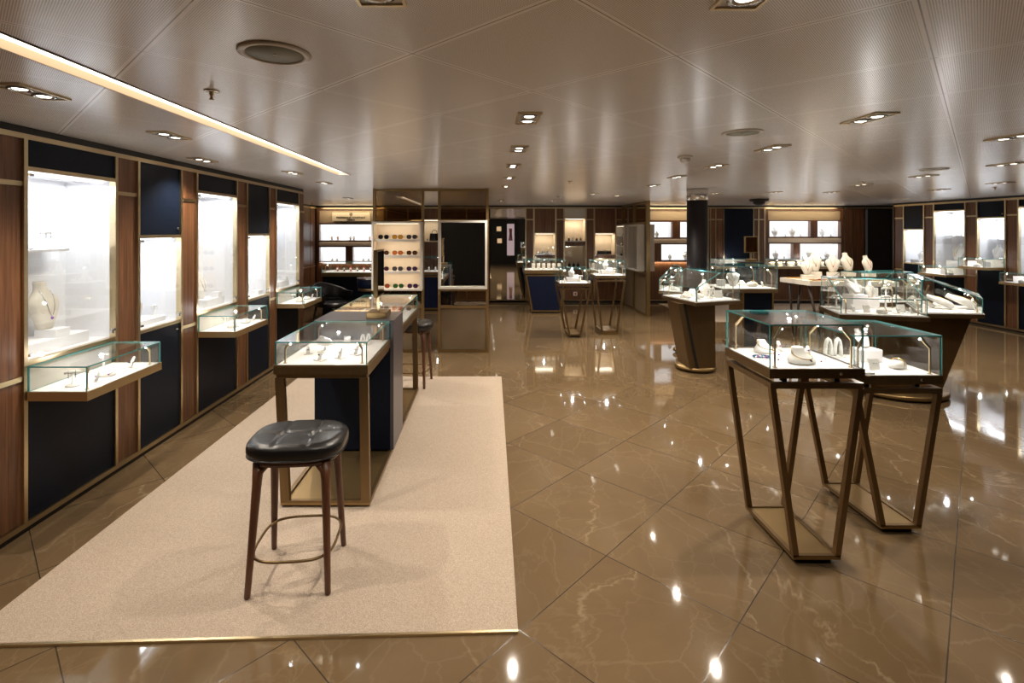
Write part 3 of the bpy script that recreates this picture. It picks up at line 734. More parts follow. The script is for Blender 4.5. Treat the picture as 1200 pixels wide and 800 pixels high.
wall_case('glass wall case at the far end of the left wall beside the black armchair', LL, PI/2, 6.12, 6.76)
wall_case('higher glass wall case under a cabinet on the right wall', RL, -PI/2, -8.97, -8.48, .99, 1.035, 1.18)
wall_case('long glass wall case on the right wall behind the glass island', RL, -PI/2, -9.80, -9.19, .81, .85, .99)
wall_case('glass wall case reaching out of the view at the right edge', RL, -PI/2, -8.25, -7.6, .79, .83, .98)
wall_case('long glass wall case across the back wall under the navy door', WM, 0, 5.10, 5.98, .80, .85, 1.02, .40)
wall_case('glass wall case with watch displays under the rear backlit niches at right', WM, 0, 6.36, 8.1, .80, .85, 1.02, .40, e=2)
wall_case('small glass wall case behind the taller middle-distance table', WM, 0, 2.35, 2.95, .72, .76, .98, .35)

# blue trapezoid counters
def blue_counter(label, x0, x1, y0, y1, zb, zt, zg, bx0, bx1, group=None):
    cx, cy = (x0+x1)/2, (y0+y1)/2; hx, hy = (x1-x0)/2, (y1-y0)/2
    t = thing('cloth_fronted_counter', label, 'display counter', (cx, cy, 0))
    m = MB().box(-hx, hx, -hy, hy, zb, zt-.012, M_GOLDB)
    for a in ((-hx,hx,-hy,-hy+.012),(-hx,hx,hy-.012,hy),(-hx,-hx+.012,-hy+.012,hy-.012),(hx-.012,hx,-hy+.012,hy-.012)): m.box(a[0],a[1],a[2],a[3],zt-.012,zt,M_GOLDB)
    m.build('tray', t)
    MB().box(-hx+.012, hx-.012, -hy+.012, hy-.012, zt-.012, zt-.001, M_PAD).build('white_pad', t)
    rect_cover(-hx+.006, hx-.006, -hy+.006, hy-.006, zt, zg).build('glass_cover', t)
    a, b = bx0-cx, bx1-cx
    def pl(z0, z1, inset, xx0, xx1, yy0, yy1, mat):
        k0 = (z0-.04)/(zb-.03-.04); k1 = (z1-.04)/(zb-.03-.04)
        def P(k): 
            l = a+(-hx+.02-a)*k+inset; r = b+(hx-.02-b)*k-inset
            return [(l,yy0),(r,yy0),(r,yy1),(l,yy1)]
        return MB().prism(P(k0), z0, z1, mat, top=P(k1))
    pl(.06, zb-.05, .025, 0,0, -hy+.012, hy-.02, M_BLUE).build('cloth_body', t)
    MB().box(-hx+.02, hx-.02, -hy+.01, hy-.02, zb-.05, zb-.02, M_GOLDB).build('upper_frame', t)
    MB().box(a, b, -hy, hy-.02, .03, .06, M_GOLDB).box(a+.02, b-.02, -hy+.02, hy-.04, 0, .03, M_BLACK).build('base_plate', t)
    for (xb, xt) in ((a+.015, -hx+.035), (b-.015, hx-.035)):
        MB().bar((xb, -hy+.008, .05), (xt, -hy+.008, zb-.04), .03, .028, M_GOLDB, side=(1,0,0)).build('leg', t)
        MB().bar((xb, hy-.03, .05), (xt, hy-.03, zb-.04), .03, .028, M_GOLDB, side=(1,0,0)).build('leg', t)
    posts(t, -hx+.05, hx-.05, -hy+.05, hy-.05, zt, zg-zt, 1.8, (0,1))
    return t
blue_counter('blue cloth counter tapering to the floor beside the full-height mirror', .76, 1.60, 10.2, 10.8, .79, .86, 1.06, .90, 1.48)
blue_counter('blue cloth counter half hidden behind the bronze glass screen with the dark mirror', -1.55, -.5, 10.5, 11.05, .74, .80, 1.10, -1.4, -.62)
# watch counter at left rear
def watch_counter():
    t = thing('watch_counter', 'glass-topped watch counter with dark navy front under the ivory sign', 'display counter', (-2.2, 9.4, 0))
    MB().box(-.72, .75, -.28, .28, .06, .83, M_NAVY).build('body', t)
    MB().box(-.70, .73, -.26, .26, 0, .06, M_BLACK).build('plinth', t)
    MB().box(-.74, .77, -.30, .30, .83, .90, M_GOLDB).build('tray', t)
    MB().box(-.73, .76, -.29, .29, .90, .905, M_PAD).build('white_pad', t)
    rect_cover(-.73, .76, -.29, .29, .906, 1.06).build('glass_cover', t)
    posts(t, -.68, .70, -.24, .24, .906, .15, 1.5, (0,1))
    return t
watch_counter()
rt = thing('round_side_table', 'small round table with a navy drum, pale top and brass rim beside the sunglasses unit', 'table', (-1.78, 8.0, 0))
MB().lathe([(0,0),(.17,0),(.17,.012),(.02,.02),(.02,.72),(0,.72)], M_GOLDB).build('pedestal', rt)
MB().lathe([(0,.72),(.22,.72),(.22,.77),(0,.77)], M_GOLDB, n=36).build('brass_rim', rt)
MB().lathe([(0,.77),(.235,.77),(.235,.90),(0,.90)], M_BLUE, n=36).build('drum', rt)
MB().lathe([(0,.90),(.24,.90),(.24,.915),(0,.915)], M_MIRROR, n=36).build('tabletop', rt)

# sloped island cases --------------------------------------------------------------
def sloped_case(label, quad, zb, zt, zlo, zhi, frac=.5, e=1.6, ped=None, pedmat=None, name='sloped_display_case'):
    """plan quad A,B (low customer side), C,D (high side); local origin at centre"""
    q = [Vector((x, y)) for x, y in quad]; c = sum(q, Vector((0,0)))/4; q = [p-c for p in q]
    A, B, Cc, D = q
    t = thing(name, label, 'display case', (c.x, c.y, 0))
    def ins(s):
        return [(p.x*s, p.y*s) for p in (A,B,Cc,D)]
    ccw = ((B-A).x*(Cc-B).y-(B-A).y*(Cc-B).x) > 0
    def pr(poly): return poly if ccw else poly[::-1]
    MB().prism(pr(ins(1.0)), zb, zt-.010, M_BRONZE).build('tray', t)
    MB().prism(pr(ins(.965)), zt-.010, zt-.001, M_PAD).build('white_pad', t)
    A, B, Cc, D = [Vector(p) for p in ins(.955)]
    E1 = A+(D-A)*frac; E2 = B+(Cc-B)*frac
    def v(p, z): return (p.x, p.y, z)
    m = MB()
    m.pane([v(A,zt), v(B,zt), v(B,zlo), v(A,zlo)], G, M_GLASS, M_EDGE)
    m.pane([v(B,zt), v(Cc,zt), v(Cc,zhi), v(E2,zhi), v(B,zlo)], G, M_GLASS, M_EDGE)
    m.pane([v(Cc,zt), v(D,zt), v(D,zhi), v(Cc,zhi)], G, M_GLASS, M_EDGE)
    m.pane([v(D,zt), v(A,zt), v(A,zlo), v(E1,zhi), v(D,zhi)], G, M_GLASS, M_EDGE)
    m.pane([v(A,zlo), v(B,zlo), v(E2,zhi), v(E1,zhi)], G, M_GLASS, M_EDGE)
    m.pane([v(E1,zhi), v(E2,zhi), v(Cc,zhi), v(D,zhi)], G, M_GLASS, M_EDGE)
    m.build('glass_cover', t)
    for p, o in ((A,D),(B,Cc)):
        g = p*.84; d = (o-p).normalized()
        lamp_post(t, g.x, g.y, zt, (zlo-zt)*1.05, d.x, d.y)
    for p in (Cc, D):
        g = p*.84; d = -p.normalized(); lamp_post(t, g.x, g.y, zt, (zhi-zt)*.9, d.x, d.y)
    if e: point((0,0,zhi-.03), e, parent=t, r=.012)
    return t, c
R1, cR1 = sloped_case('sloped glass jewellery case in front of the round black column', [(2.19,6.4),(2.343,5.72),(2.95,5.92),(2.80,6.60)], .80, .85, 1.0, 1.17, .55)
R2, cR2 = sloped_case('sloped glass case left of the column, beyond the front sloped case', [(2.68,7.50),(2.32,6.90),(2.56,6.67),(2.72,7.25)], .80, .85, 1.0, 1.16, .5, e=1)
# front-facing flat case right of the column
R3 = thing('pedestal_display_case', 'square glass case with a white bust on a navy pedestal right of the column', 'display case', (3.63, 7.35, 0))
MB().box(-.39, .39, -.3, .3, .79, .845, M_BRONZE).build('tray', R3)
MB().box(-.38, .38, -.29, .29, .845, .85, M_PAD).build('white_pad', R3)
rect_cover(-.385, .385, -.295, .295, .851, 1.16).build('glass_cover', R3)
posts(R3, -.33, .33, -.24, .24, .851, .29, 1.8)
MB().box(-.03, .36, -.18, .2, .03, .79, M_NAVY).build('pedestal', R3)
MB().box(-.055, -.03, -.2, .2, .0, .79, M_GOLDB).box(.36, .385, -.2, .2, .0, .79, M_GOLDB).build('brass_post', R3)
MB().box(-.12, .45, -.26, .28, 0, .03, M_GOLDB).build('base_plate', R3)
pk = thing('navy_pillar', 'dark navy pillar with a flat top carrying a small mirror, behind the square glass case', 'pillar', (4.05, 7.86, 0))
MB().box(-.13, .13, -.13, .13, .03, 1.15, M_NAVY).build('shaft', pk); MB().box(-.135, .135, -.135, .135, 1.15, 1.17, M_BLACK).build('cap', pk); MB().box(-.1, .1, -.1, .1, 0, .03, M_BLACK).build('plinth', pk)
table_mirror('small square mirror on a stand atop the dark navy pillar', (4.05, 7.84, 1.17), .12, w=.21, h=.25, z0=.14, bw=.12, bd=.1)

def pedestal(t_label, cx, cy, top, bot, z1, disc_r, disc_c=None, slot=True):
    t = thing('tapered_pedestal', t_label, 'pedestal', (cx, cy, 0))
    MB().prism(bot, .06, z1, M_BRONZE, top=top).build('shaft', t)
    dx, dy = disc_c or (0,0)
    MB().lathe([(0,0),(disc_r-.03,0),(disc_r-.03,.02),(disc_r,.025),(disc_r,.05),(disc_r-.01,.06),(0,.06)], M_GOLDB, (dx,dy,0), 48).build('round_base', t)
    if slot:
        MB().prism([(bot[0][0]+.085,bot[0][1]-.004),(bot[0][0]+.107,bot[0][1]-.003),(bot[0][0]+.107,bot[0][1]+.02),(bot[0][0]+.085,bot[0][1]+.02)], .06, z1-.002, M_BLACK,
            top=[(top[0][0]+.055,top[0][1]+.003),(top[0][0]+.085,top[0][1]+.007),(top[0][0]+.085,top[0][1]+.03),(top[0][0]+.055,top[0][1]+.03)]).build('shadow_groove', t)
    return t
pedestal('tapered bronze pedestal with a dark slanting groove under the column-side glass case', 2.50, 6.08, [(-.27,-.14),(.18,-.08),(.20,.26),(-.27,.24)], [(-.16,-.18),(.16,-.14),(.18,.18),(-.16,.18)], .799, .235, (-.01,.03))
I1, ci1 = sloped_case('wide sloped glass island case facing the front, with a white bust inside', [(3.40,4.93),(4.13,4.76),(4.28,5.33),(3.57,5.50)], .80, .85, 1.0, 1.165, .62)
I2, ci2 = sloped_case('sloped glass island case facing right, with a bright slanted pane', [(4.80,4.93),(5.20,5.40),(4.68,5.72),(4.22,4.98)], .80, .85, .99, 1.17, .85)
I3, ci3 = sloped_case('tall flat-topped rear glass case of the right-hand island', [(4.85,6.25),(4.10,6.20),(4.18,5.66),(4.86,5.80)], .80, .85, 1.05, 1.18, .4)
pedestal('broad tapered dark bronze pedestal on a round brass-rimmed base under the right-hand glass island', 4.25, 5.25, [(-.35,-.20),(.52,-.22),(.50,.55),(-.35,.55)], [(-.42,-.16),(.26,-.18),(.30,.35),(-.42,.35)], .80, .47, (-.05,.08), slot=False)
pedestal('slim far pedestal under the farther sloped glass case beside the column', 2.63, 6.93, [(-.05,-.05),(.05,-.05),(.05,.05),(-.05,.05)], [(-.05,-.05),(.05,-.05),(.05,.05),(-.05,.05)], .799, .10, (0,0), slot=False)

# column
col = thing('round_column', 'round black column with a steel collar at the ceiling', 'column', (2.89, 7.02, 0))
MB().lathe([(0,0),(.135,0),(.135,2.06),(0,2.06)], simple('column_wrap', (.012,.010,.012), .55, 0, .25), n=48).build('shaft', col)
MB().lathe([(0,2.06),(.137,2.06),(.137,CEIL),(0,CEIL)], M_STEEL, n=48).build('steel_collar', col)

# white jewellery table
jt = thing('jewellery_table', 'thick white angular table on splayed dark wooden legs, covered with jewellery busts', 'table', (5.4, 7.85, 0))
MB().prism([(-.70,.35),(-.60,-.25),(.60,-.40),(.80,.25)], .83, .90, M_CREAM).build('tabletop', jt)
for a, b in (((-.62,.22),(-.52,.30)),((-.55,-.14),(-.42,-.24)),((-.45,.22),(-.60,.10)),((-.38,-.2),(-.30,.0)),((-.1,.2),(-.22,.05)),((.1,-.25),(.0,-.12)),((.5,-.3),(.62,-.33)),((.66,.2),(.72,.22))):
    MB().tube([(a[0],a[1],.83),(b[0],b[1],0)], [.020,.013], M_DBROWN, 10).build('leg', jt)
bp = MB().box(5.9, 7.3, 9.6, 10.3, .010, .045, M_GOLDB).build('low_platform'); tag(bp, 'low brass platform on the rear carpet behind the jewellery table', 'platform')

# ------------------------------------------------------------------ bronze glass screens
def fill_frame(m, x0, x1, z0, z1, b, y0, y1, mat):
    m.box(x0, x1, y0, y1, z0, z0+b, mat).box(x0, x1, y0, y1, z1-b, z1, mat).box(x0, x0+b, y0, y1, z0+b, z1-b, mat).box(x1-b, x1, y0, y1, z0+b, z1-b, mat)
YS = 6.92
def screen(label, x0, x1, mirror):
    t = thing('glass_screen', label, 'partition', ((x0+x1)/2, YS, 0)); h = (x1-x0)/2; b = .035
    f = MB(); f.box(-h, -h+b, 0, .06, 0, 2.22, M_GOLDB).box(h-b, h, 0, .06, 0, 2.22, M_GOLDB)
    for z in (2.18, 1.74, .83, .60, .0): f.box(-h+b, h-b, 0, .06, z, z+(.035 if z else .04), M_GOLDB)
    f.build('bronze_frame', t)
    MB().box(-h+b, h-b, .025, .033, 1.775, 2.18, M_TINT).build('upper_glass', t)
    MB().box(-h+b, h-b, .025, .033, .04, .60, M_TINTD).build('lower_glass', t)
    MB().box(-h+b, h-b, .025, .033, .635, .83, M_TINT).build('middle_glass', t)
    return t
screen('bronze glass floor-to-ceiling screen carrying the sunglasses display', -1.535, -.845, False)
screen('bronze glass floor-to-ceiling screen carrying the white-framed dark mirror', -.655, .03, True)
tag(MB().box(-.843, -.657, YS, YS+.06, 2.18, 2.22, M_GOLDB).build('header_bar'), 'short bronze header bar joining the two glass screens at the ceiling', 'bar')

su = thing('sunglasses_unit', 'white-framed lit wall unit with four shelves of sunglasses', 'display shelves', (-1.175, 6.70, 0))
hx = .327; z0, z1 = .865, 1.765
m = MB(); fill_frame(m, -hx, hx, z0, z1, .022, -.01, .21, M_OFFW); m.box(-hx+.022, hx-.022, .19, .21, z0+.022, z1-.022, M_BEIGE)
m.box(-hx+.022, -hx+.028, 0, .19, z0+.022, z1-.022, M_BEIGE).box(hx-.028, hx-.022, 0, .19, z0+.022, z1-.022, M_BEIGE)
m.build('cabinet', su)
SH = [1.535, 1.325, 1.115, z0+.022]
for z in (z1-.035, SH[0]-.034, SH[1]-.034, SH[2]-.034): area_light(su, (0, .06, z), .5, .03, .38, (1,.84,.66), .25)  # warm fill lights added to brighten the beige shelves
for z in SH[:3]: MB().box(-hx+.028, hx-.028, .03, .19, z-.018, z, M_OFFW).box(-hx+.028, hx-.028, .026, .03, z-.030, z, M_OFFW).build('shelf', su)
for z in (z1-.03, SH[0]-.024, SH[1]-.024, SH[2]-.024): MB().box(-hx+.05, hx-.05, .045, .055, z+.002, z+.006, M_LEDW).build('light_strip', su)
mu = thing('framed_mirror', 'white-framed mirror reflecting the dark front of the shop, on the right bronze screen', 'mirror', (-.313, 6.78, 0))
m = MB(); fill_frame(m, -.325, .325, .875, 1.785, .030, -.01, .13, M_OFFW); m.box(-.295, .295, .06, .13, .905, 1.755, M_OFFW); m.build('frame', mu)
MB().box(-.294, .294, .050, .06, .906, 1.754, M_MIRROR).build('mirror_glass', mu)

# folding screen at right of centre (stands along Y)
fs = thing('folding_screen', 'bronze framed glass screen standing end-on to the back wall', 'partition', (3.10, 9.8, 0))
m = MB()
for y in (0, .86, 1.72): m.box(-.035, .035, y, y+.06, 0, 2.22, M_GOLDB)
for (a, b) in ((.06,.86),(.92,1.72)):
    for z in (2.18, 1.78, .80, 0): m.box(-.03, .03, a, b, z, z+.035, M_GOLDB)
m.build('bronze_frame', fs)
for (a, b) in ((.06,.86),(.92,1.72)):
    MB().box(-.005, .003, a, b, 1.815, 2.18, M_TINT).build('upper_glass', fs)
    MB().box(-.005, .003, a, b, .035, .80, M_TINTD).build('lower_glass', fs)
def side_box(label, x0, x1, y0, y1, mirror, face=-1):
    t = thing('side_display_box' if not mirror else 'side_mirror', label, 'display shelves' if not mirror else 'mirror', ((x0+x1)/2, (y0+y1)/2, 0)); hx = (x1-x0)/2; hy = (y1-y0)/2
    z0, z1 = .86, 1.77; m = MB()
    for a in ((-hy,-hy+.03,z0,z1),(hy-.03,hy,z0,z1),(-hy+.03,hy-.03,z0,z0+.03),(-hy+.03,hy-.03,z1-.03,z1)): m.box(-hx, hx, a[0], a[1], a[2], a[3], M_OFFW)
    m.box(face*-1*hx, face*-1*(hx-.02), -hy+.03, hy-.03, z0+.03, z1-.03, M_BEIGE if not mirror else M_OFFW)
    m.build('cabinet', t)
    if mirror: MB().box(face*-1*(hx-.02), face*-1*(hx-.03), -hy+.03, hy-.03, z0+.03, z1-.03, M_MIRROR).build('mirror_glass', t)
    else:
        for z in (1.1, 1.32, 1.54): MB().box(-hx+.005, hx-.022, -hy+.03, hy-.03, z-.015, z, M_OFFW).build('shelf', t)
        MB().box(-hx+.01, -hx+.03, -hy+.06, hy-.06, z1-.036, z1-.031, M_LEDW).build('light_strip', t)
    return t
side_box('white-framed mirror box on the nearer leaf of the end-on bronze screen', 2.93, 3.064, 9.93, 10.62, True)
side_box('white sunglasses box on the farther leaf of the end-on bronze screen', 2.90, 3.064, 10.78, 11.45, False)
side_box('white box on the right-hand face of the end-on bronze screen', 3.136, 3.26, 9.93, 10.62, True, 1)

# ------------------------------------------------------------------ seating
def sup(a, b, n, th):
    c, s = math.cos(th), math.sin(th)
    return (a*abs(c)**(2/n)*(1 if c >= 0 else -1), b*abs(s)**(2/n)*(1 if s >= 0 else -1))
def stool():
    t = thing('bar_stool', 'walnut bar stool with tufted black leather seat on the carpet in front of the counter', 'stool', (0,0,0))
    A, B, n, K = .225, .178, 3.2, 144
    def tuft(x, y):
        g = 0
        for q in (-.075, .075): g += math.exp(-((x-q)/.009)**2)
        for q in (0,): g += math.exp(-((y-q)/.009)**2)
        d = 0
        for qx in (-.075, .075): d += math.exp(-((x-qx)**2+(y)**2)/.020**2)
        return -.0075*min(g, 1.2) - .013*d
    rings = []
    for z, s in ((.588,.90),(.592,.95),(.603,.985),(.618,1.0),(.634,1.0),(.646,.99),(.652,.975)):
        rings.append([(*(c*1 for c in sup(A*s, B*s, n, 2*PI*k/K)), z) for k in range(K)])
    for i in range(1, 61):
        s = .975*(1-i/60.0) + .004
        edge = max(0, 1-((.975-s)/.14))
        rr = []
        for k in range(K):
            x, y = sup(A*s, B*s, n - (n-2.2)*(1-s)*.8, 2*PI*k/K)
            rr.append((x, y, .652 + .018*(1-edge**2) + (tuft(x, y)*(1-edge))))
        rings.append(rr)
    st = MB().loft(rings, M_LEATHER).build('seat', t)
    pr = MB().tube([(*sup(A*.985, B*.985, n, 2*PI*k/K), .600) for k in range(K)], .0035, M_LEATHER, 6, closed=True).build('piping', st)
    MB().loft([[(*sup(A*.86, B*.86, n, 2*PI*k/K), z) for k in range(K)] for z in (.565, .588)], M_WOODL).build('apron', t)
    feet = {}
    for sx in (-1, 1):
        for sy in (-1, 1):
            top = Vector((sx*.150, sy*.112, .575)); bot = Vector((sx*.176, sy*.180, .0))
            pts = [bot, bot+Vector((0,0,.004)), bot.lerp(top, .25), bot.lerp(top, .6), bot.lerp(top, .85), top]
            m = MB().tube(pts, [.010,.0135,.0155,.0185,.021,.026], M_WOODL, 14)
            # curved shoulders that flow from the leg into the apron
            for d in (Vector((-sx,0,0)), Vector((0,-sy,0))):
                p0 = bot.lerp(top, .80); p1 = p0 + Vector((0,0,.075)) + d*.014; p2 = Vector((top.x, top.y, .574)) + d*.062
                m.tube([p0, p0.lerp(p1,.6), p1, p1.lerp(p2,.5)+Vector((0,0,.008)), p2], [.015,.015,.015,.013,.010], M_WOODL, 10)
            m.build('leg', t)
    R = []
    for k in range(64):
        x, y = sup(.183, .186, 3.4, 2*PI*k/64); R.append((x, y*(1.0), .158))
    MB().tube(R, .0065, M_BRONZE, 10, closed=True).build('footrest_ring', t)
    return t
S1 = stool(); S1.location = (-.905, 2.475, .010); S1.rotation_euler = (0,0,math.radians(4.5))
S2 = dup(S1, (-.80, 5.50, .010), math.radians(-6), 'walnut bar stool with black seat, half hidden past the far end of the counter')

def armchair():
    t = thing('armchair', 'black leather armchair with a curved wraparound back beside the left wall', 'chair', (-2.52, 8.45, 0), math.radians(62))
    K = 48
    MB().loft([[(*sup(.26*s, .25*s, 2.8, 2*PI*k/K), z) for k in range(K)] for z, s in ((.40,.92),(.41,1),(.45,1),(.47,.95),(.478,.7),(.48,.05))], M_LEATHER).build('seat', t)
    m = MB(); rings = []
    for i in range(37):
        a = math.radians(-20 + 220*i/36.0)
        c, s_ = math.cos(a), math.sin(a)
        h = .63 + .15*max(0, math.sin(a))**1.3
        lo = .42 if s_ > -.2 else .5
        ox, oy = .31, .30
        def q(r, z): return (c*ox*r, s_*oy*r - .0, z)
        rings.append([q(.93, lo), q(1.0, lo), q(1.10, (h+lo)/2), q(1.16, h-.02), q(1.14, h), q(1.10, h), q(1.08, h-.02), q(1.02, (h+lo)/2)])
    m.loft(rings, M_LEATHER); m.build('backrest', t)
    for sx in (-1,1):
        for sy in (-1,1):
            MB().tube([(sx*.25, sy*.24, 0), (sx*.20, sy*.19, .41)], [.011,.019], M_BLACK, 12).build('leg', t)
    return t
armchair()

# ------------------------------------------------------------------ jewellery and display props
def bust_mesh(s=1.0, mat=M_FORM, tilt=0.0):
    prof = [(0,.040,.026,0),(.012,.046,.032,0),(.05,.060,.038,0),(.09,.078,.040,.002),(.13,.092,.040,.006),(.155,.094,.037,.010),(.175,.080,.034,.014),(.192,.058,.032,.018),(.207,.040,.030,.022),(.225,.033,.028,.026),(.245,.032,.027,.030),(.256,.031,.026,.031)]
    m = MB()
    m.loft([[(s*hw*math.cos(2*PI*k/24), s*(yo+hd*math.sin(2*PI*k/24)), s*z) for k in range(24)] for z, hw, hd, yo in prof], mat)
    if tilt: m.xf(Matrix.Rotation(tilt, 4, 'X')).settle()
    return m
def necklace_mesh(s, chain, gem, drop=.12, tilt=0.0, ref=None):
    """a chain lying on the front (-y) of the bust"""
    m = MB(); pts = []
    def hw(z):
        P = [(0,.046,.032,0),(.05,.060,.038,0),(.09,.078,.040,.002),(.13,.092,.040,.006),(.155,.094,.037,.010),(.175,.080,.034,.014),(.192,.058,.032,.018),(.207,.040,.030,.022),(.225,.033,.028,.026),(.26,.031,.026,.031)]
        for a, b in zip(P, P[1:]):
            if a[0] <= z <= b[0]:
                k = (z-a[0])/(b[0]-a[0]); return [a[j]+(b[j]-a[j])*k for j in (1,2,3)]
        return P[-1][1:]
    for i in range(21):
        u = -1 + i/10.0
        z = .205 - (.205-(.205-drop))*(1-abs(u)**1.6)
        w, d, yo = hw(z); x = u*.034*(1+ .35*(1-abs(u)))
        y = yo - d*math.sqrt(max(.02, 1-(x/w)**2)) - .002
        pts.append((x*s, y*s, z*s))
    m.tube(pts, .0016*s+.0006, chain, 6)
    c = pts[10]
    m.lathe([(0,-.009*s),(.007*s,-.003*s),(.007*s,.003*s),(0,.009*s)], gem, (c[0], c[1]-.002*s, c[2]-.010*s), 10)
    return m
def bust(label, x, y, z, rz=0, s=1.0, chain=M_GOLD, gem=None, mat=M_FORM, tilt=0.0, drop=.12, group=None, name='necklace_bust'):
    t = thing(name, label, 'necklace display', (x, y, z), rz, group)
    b = bust_mesh(s, mat); n = necklace_mesh(s, chain, gem or chain, drop)
    if tilt:
        R = Matrix.Rotation(tilt, 4, 'X'); b.xf(R); mz = min(v[2] for v in b.v)
        T = Matrix.Translation((0,0,-mz)); b.xf(T); n.xf(T @ R)
    b.build('bust_form', t); n.build('necklace', t)
    return t
def collar(label, x, y, z, rz=0, s=1.0, chain=M_GOLD, gem=None):
    """low sloping shoulder form with a short neck and a necklace lying round it"""
    t = thing('collar_stand', label, 'necklace display', (x, y, z), rz)
    P = [(0,.056,.044,0),(.005,.064,.050,0),(.014,.066,.051,.001),(.026,.058,.043,.006),(.038,.044,.031,.012),(.050,.033,.024,.017),(.064,.028,.021,.021),(.070,.026,.019,.022)]
    MB().loft([[(s*w*math.cos(2*PI*k/28), s*(yo+d*math.sin(2*PI*k/28)), s*zz) for k in range(28)] for zz, w, d, yo in P], M_FORM).build('shoulder_form', t)
    n = MB(); pts = []
    for k in range(30):
        a = 2*PI*k/30; zz = .046 + .022*math.sin(a)
        for A, B in zip(P, P[1:]):
            if A[0] <= zz <= B[0]:
                q = (zz-A[0])/(B[0]-A[0]); w, d, yo = [A[j]+(B[j]-A[j])*q for j in (1,2,3)]; break
        pts.append((s*(w+.0015)*math.cos(a), s*(yo+(d+.0015)*math.sin(a)), s*zz))
    n.tube(pts, .0014*s+.0006, chain, 6, closed=True)
    f = min(pts, key=lambda p: p[1]); n.lathe([(0,-.008*s),(.007*s,-.002*s),(.007*s,.003*s),(0,.008*s)], gem or chain, (f[0], f[1]-.002, f[2]-.007*s), 10)
    n.build('necklace', t); return t
def riser(label, x, y, z, w, d, h, mat=M_PAD, rz=0, name='display_block', group=None):
    o = MB().box(-w/2, w/2, -d/2, d/2, 0, h, mat).build(name, bevel=.002, loc=(x,y,z)); o.rotation_euler = (0,0,rz)
    return tag(o, label, 'display block', group)
def ramp_stand(label, x, y, z, rz=0, s=1.0, gem=M_SILVER, band=M_SILVER, group=None):
    """slanted finger rest carrying a ring"""
    t = thing('ring_stand', label, 'ring display', (x, y, z), rz, group)
    MB().box(-.03*s, .03*s, -.022*s, .022*s, 0, .004*s, M_FORM).build('base', t)
    MB().loft([[(s*r*math.cos(2*PI*k/14), s*(yy+.6*r*math.sin(2*PI*k/14)), s*zz) for k in range(14)] for zz, yy, r in ((.004,-.006,.012),(.02,.0,.012),(.045,.012,.010),(.055,.016,.006))], M_FORM).build('finger', t)
    g = MB().tube([(s*.0135*math.cos(a*PI/8), s*(.003+.009*math.sin(a*PI/8)), s*.030) for a in range(16)], .0016*s, band, 6, closed=True)
    g.lathe([(0,-.005*s),(.006*s,0),(0,.004*s)], gem, (0, -.009*s, .032*s), 8); g.build('ring', t)
    return t
def bracelet_stand(label, x, y, z, rz=0, s=1.0, gem=M_SILVER, h=.09, group=None):
    t = thing('bracelet_stand', label, 'bracelet display', (x, y, z), rz, group)
    MB().lathe([(0,0),(.034*s,0),(.034*s,.006*s),(.026*s,.012*s),(.006*s,.015*s),(.005*s,h*s),(0,h*s)], M_FORM, n=24).build('stem_base', t)
    MB().tube([(-.036*s,0,h*s),(-.02*s,0,(h+.004)*s),(.02*s,0,(h+.004)*s),(.036*s,0,h*s)], [.006*s,.009*s,.009*s,.006*s], M_FORM, 12).build('cross_bar', t)
    m = MB()
    for q in (-.018, .014):
        m.tube([(q*s, s*.016*math.cos(a*PI/8), s*(h-.012+.024*math.sin(a*PI/8))) for a in range(16)], .0015*s, M_SILVER, 6, closed=True)
        m.lathe([(0,-.005*s),(.005*s,0),(0,.005*s)], gem, (q*s, -.014*s, (h-.022)*s), 8)
    m.build('bracelet', t)
    return t
def arch_stand(label, x, y, z, rz=0, s=1.0, group=None):
    """pair of arched arms carrying bangles"""
    t = thing('earring_stand', label, 'earring display', (x, y, z), rz, group)
    MB().box(-.05*s, .05*s, -.02*s, .02*s, 0, .006*s, M_FORM).build('base', t)
    for q in (-.024, .024):
        MB().tube([(s*(q-.016*math.cos(a*PI/8)), 0, s*(.006+.085*math.sin(a*PI/8))) for a in range(9)], .0085*s, M_FORM, 10).build('arch', t)
    m = MB()
    for q in (-.024, .024): m.lathe([(0,-.006*s),(.005*s,0),(0,.006*s)], M_SILVER, (q*s, -.012*s, .075*s), 8)
    m.build('earring', t)
    return t
def pillow_ring(label, x, y, z, rz=0, s=1.0, group=None, gem=M_GOLD):
    t = thing('bangle_pillow', label, 'bangle display', (x, y, z), rz, group)
    K = 28
    MB().loft([[(*sup(s*.042*r, s*.032*r, 2.6, 2*PI*k/K), s*zz) for k in range(K)] for zz, r in ((0,.7),(.006,.95),(.018,1.0),(.030,.85),(.037,.5),(.039,.05))], M_FORM).build('pillow', t)
    MB().tube([(s*.006, s*.034*math.cos(a*PI/10), s*(.027+.023*math.sin(a*PI/10))) for a in range(20)], .002*s, gem, 6, closed=True).build('bangle', t)
    return t
def card(label, x, y, z, rz=0, w=.045, h=.05, group=None):
    t = thing('earring_card', label, 'earring display', (x, y, z), rz, group)
    MB().box(-w/2, w/2, -.004, .004, 0, h, M_FORM).xf(Matrix.Rotation(-.25, 4, 'X')).settle().build('card', t)
    m = MB()
    for q in (-.008, .008): m.lathe([(0,-.004),(.0035,0),(0,.004)], M_SILVER, (q, .0, h*.62), 8)
    m.build('earring', t); return t
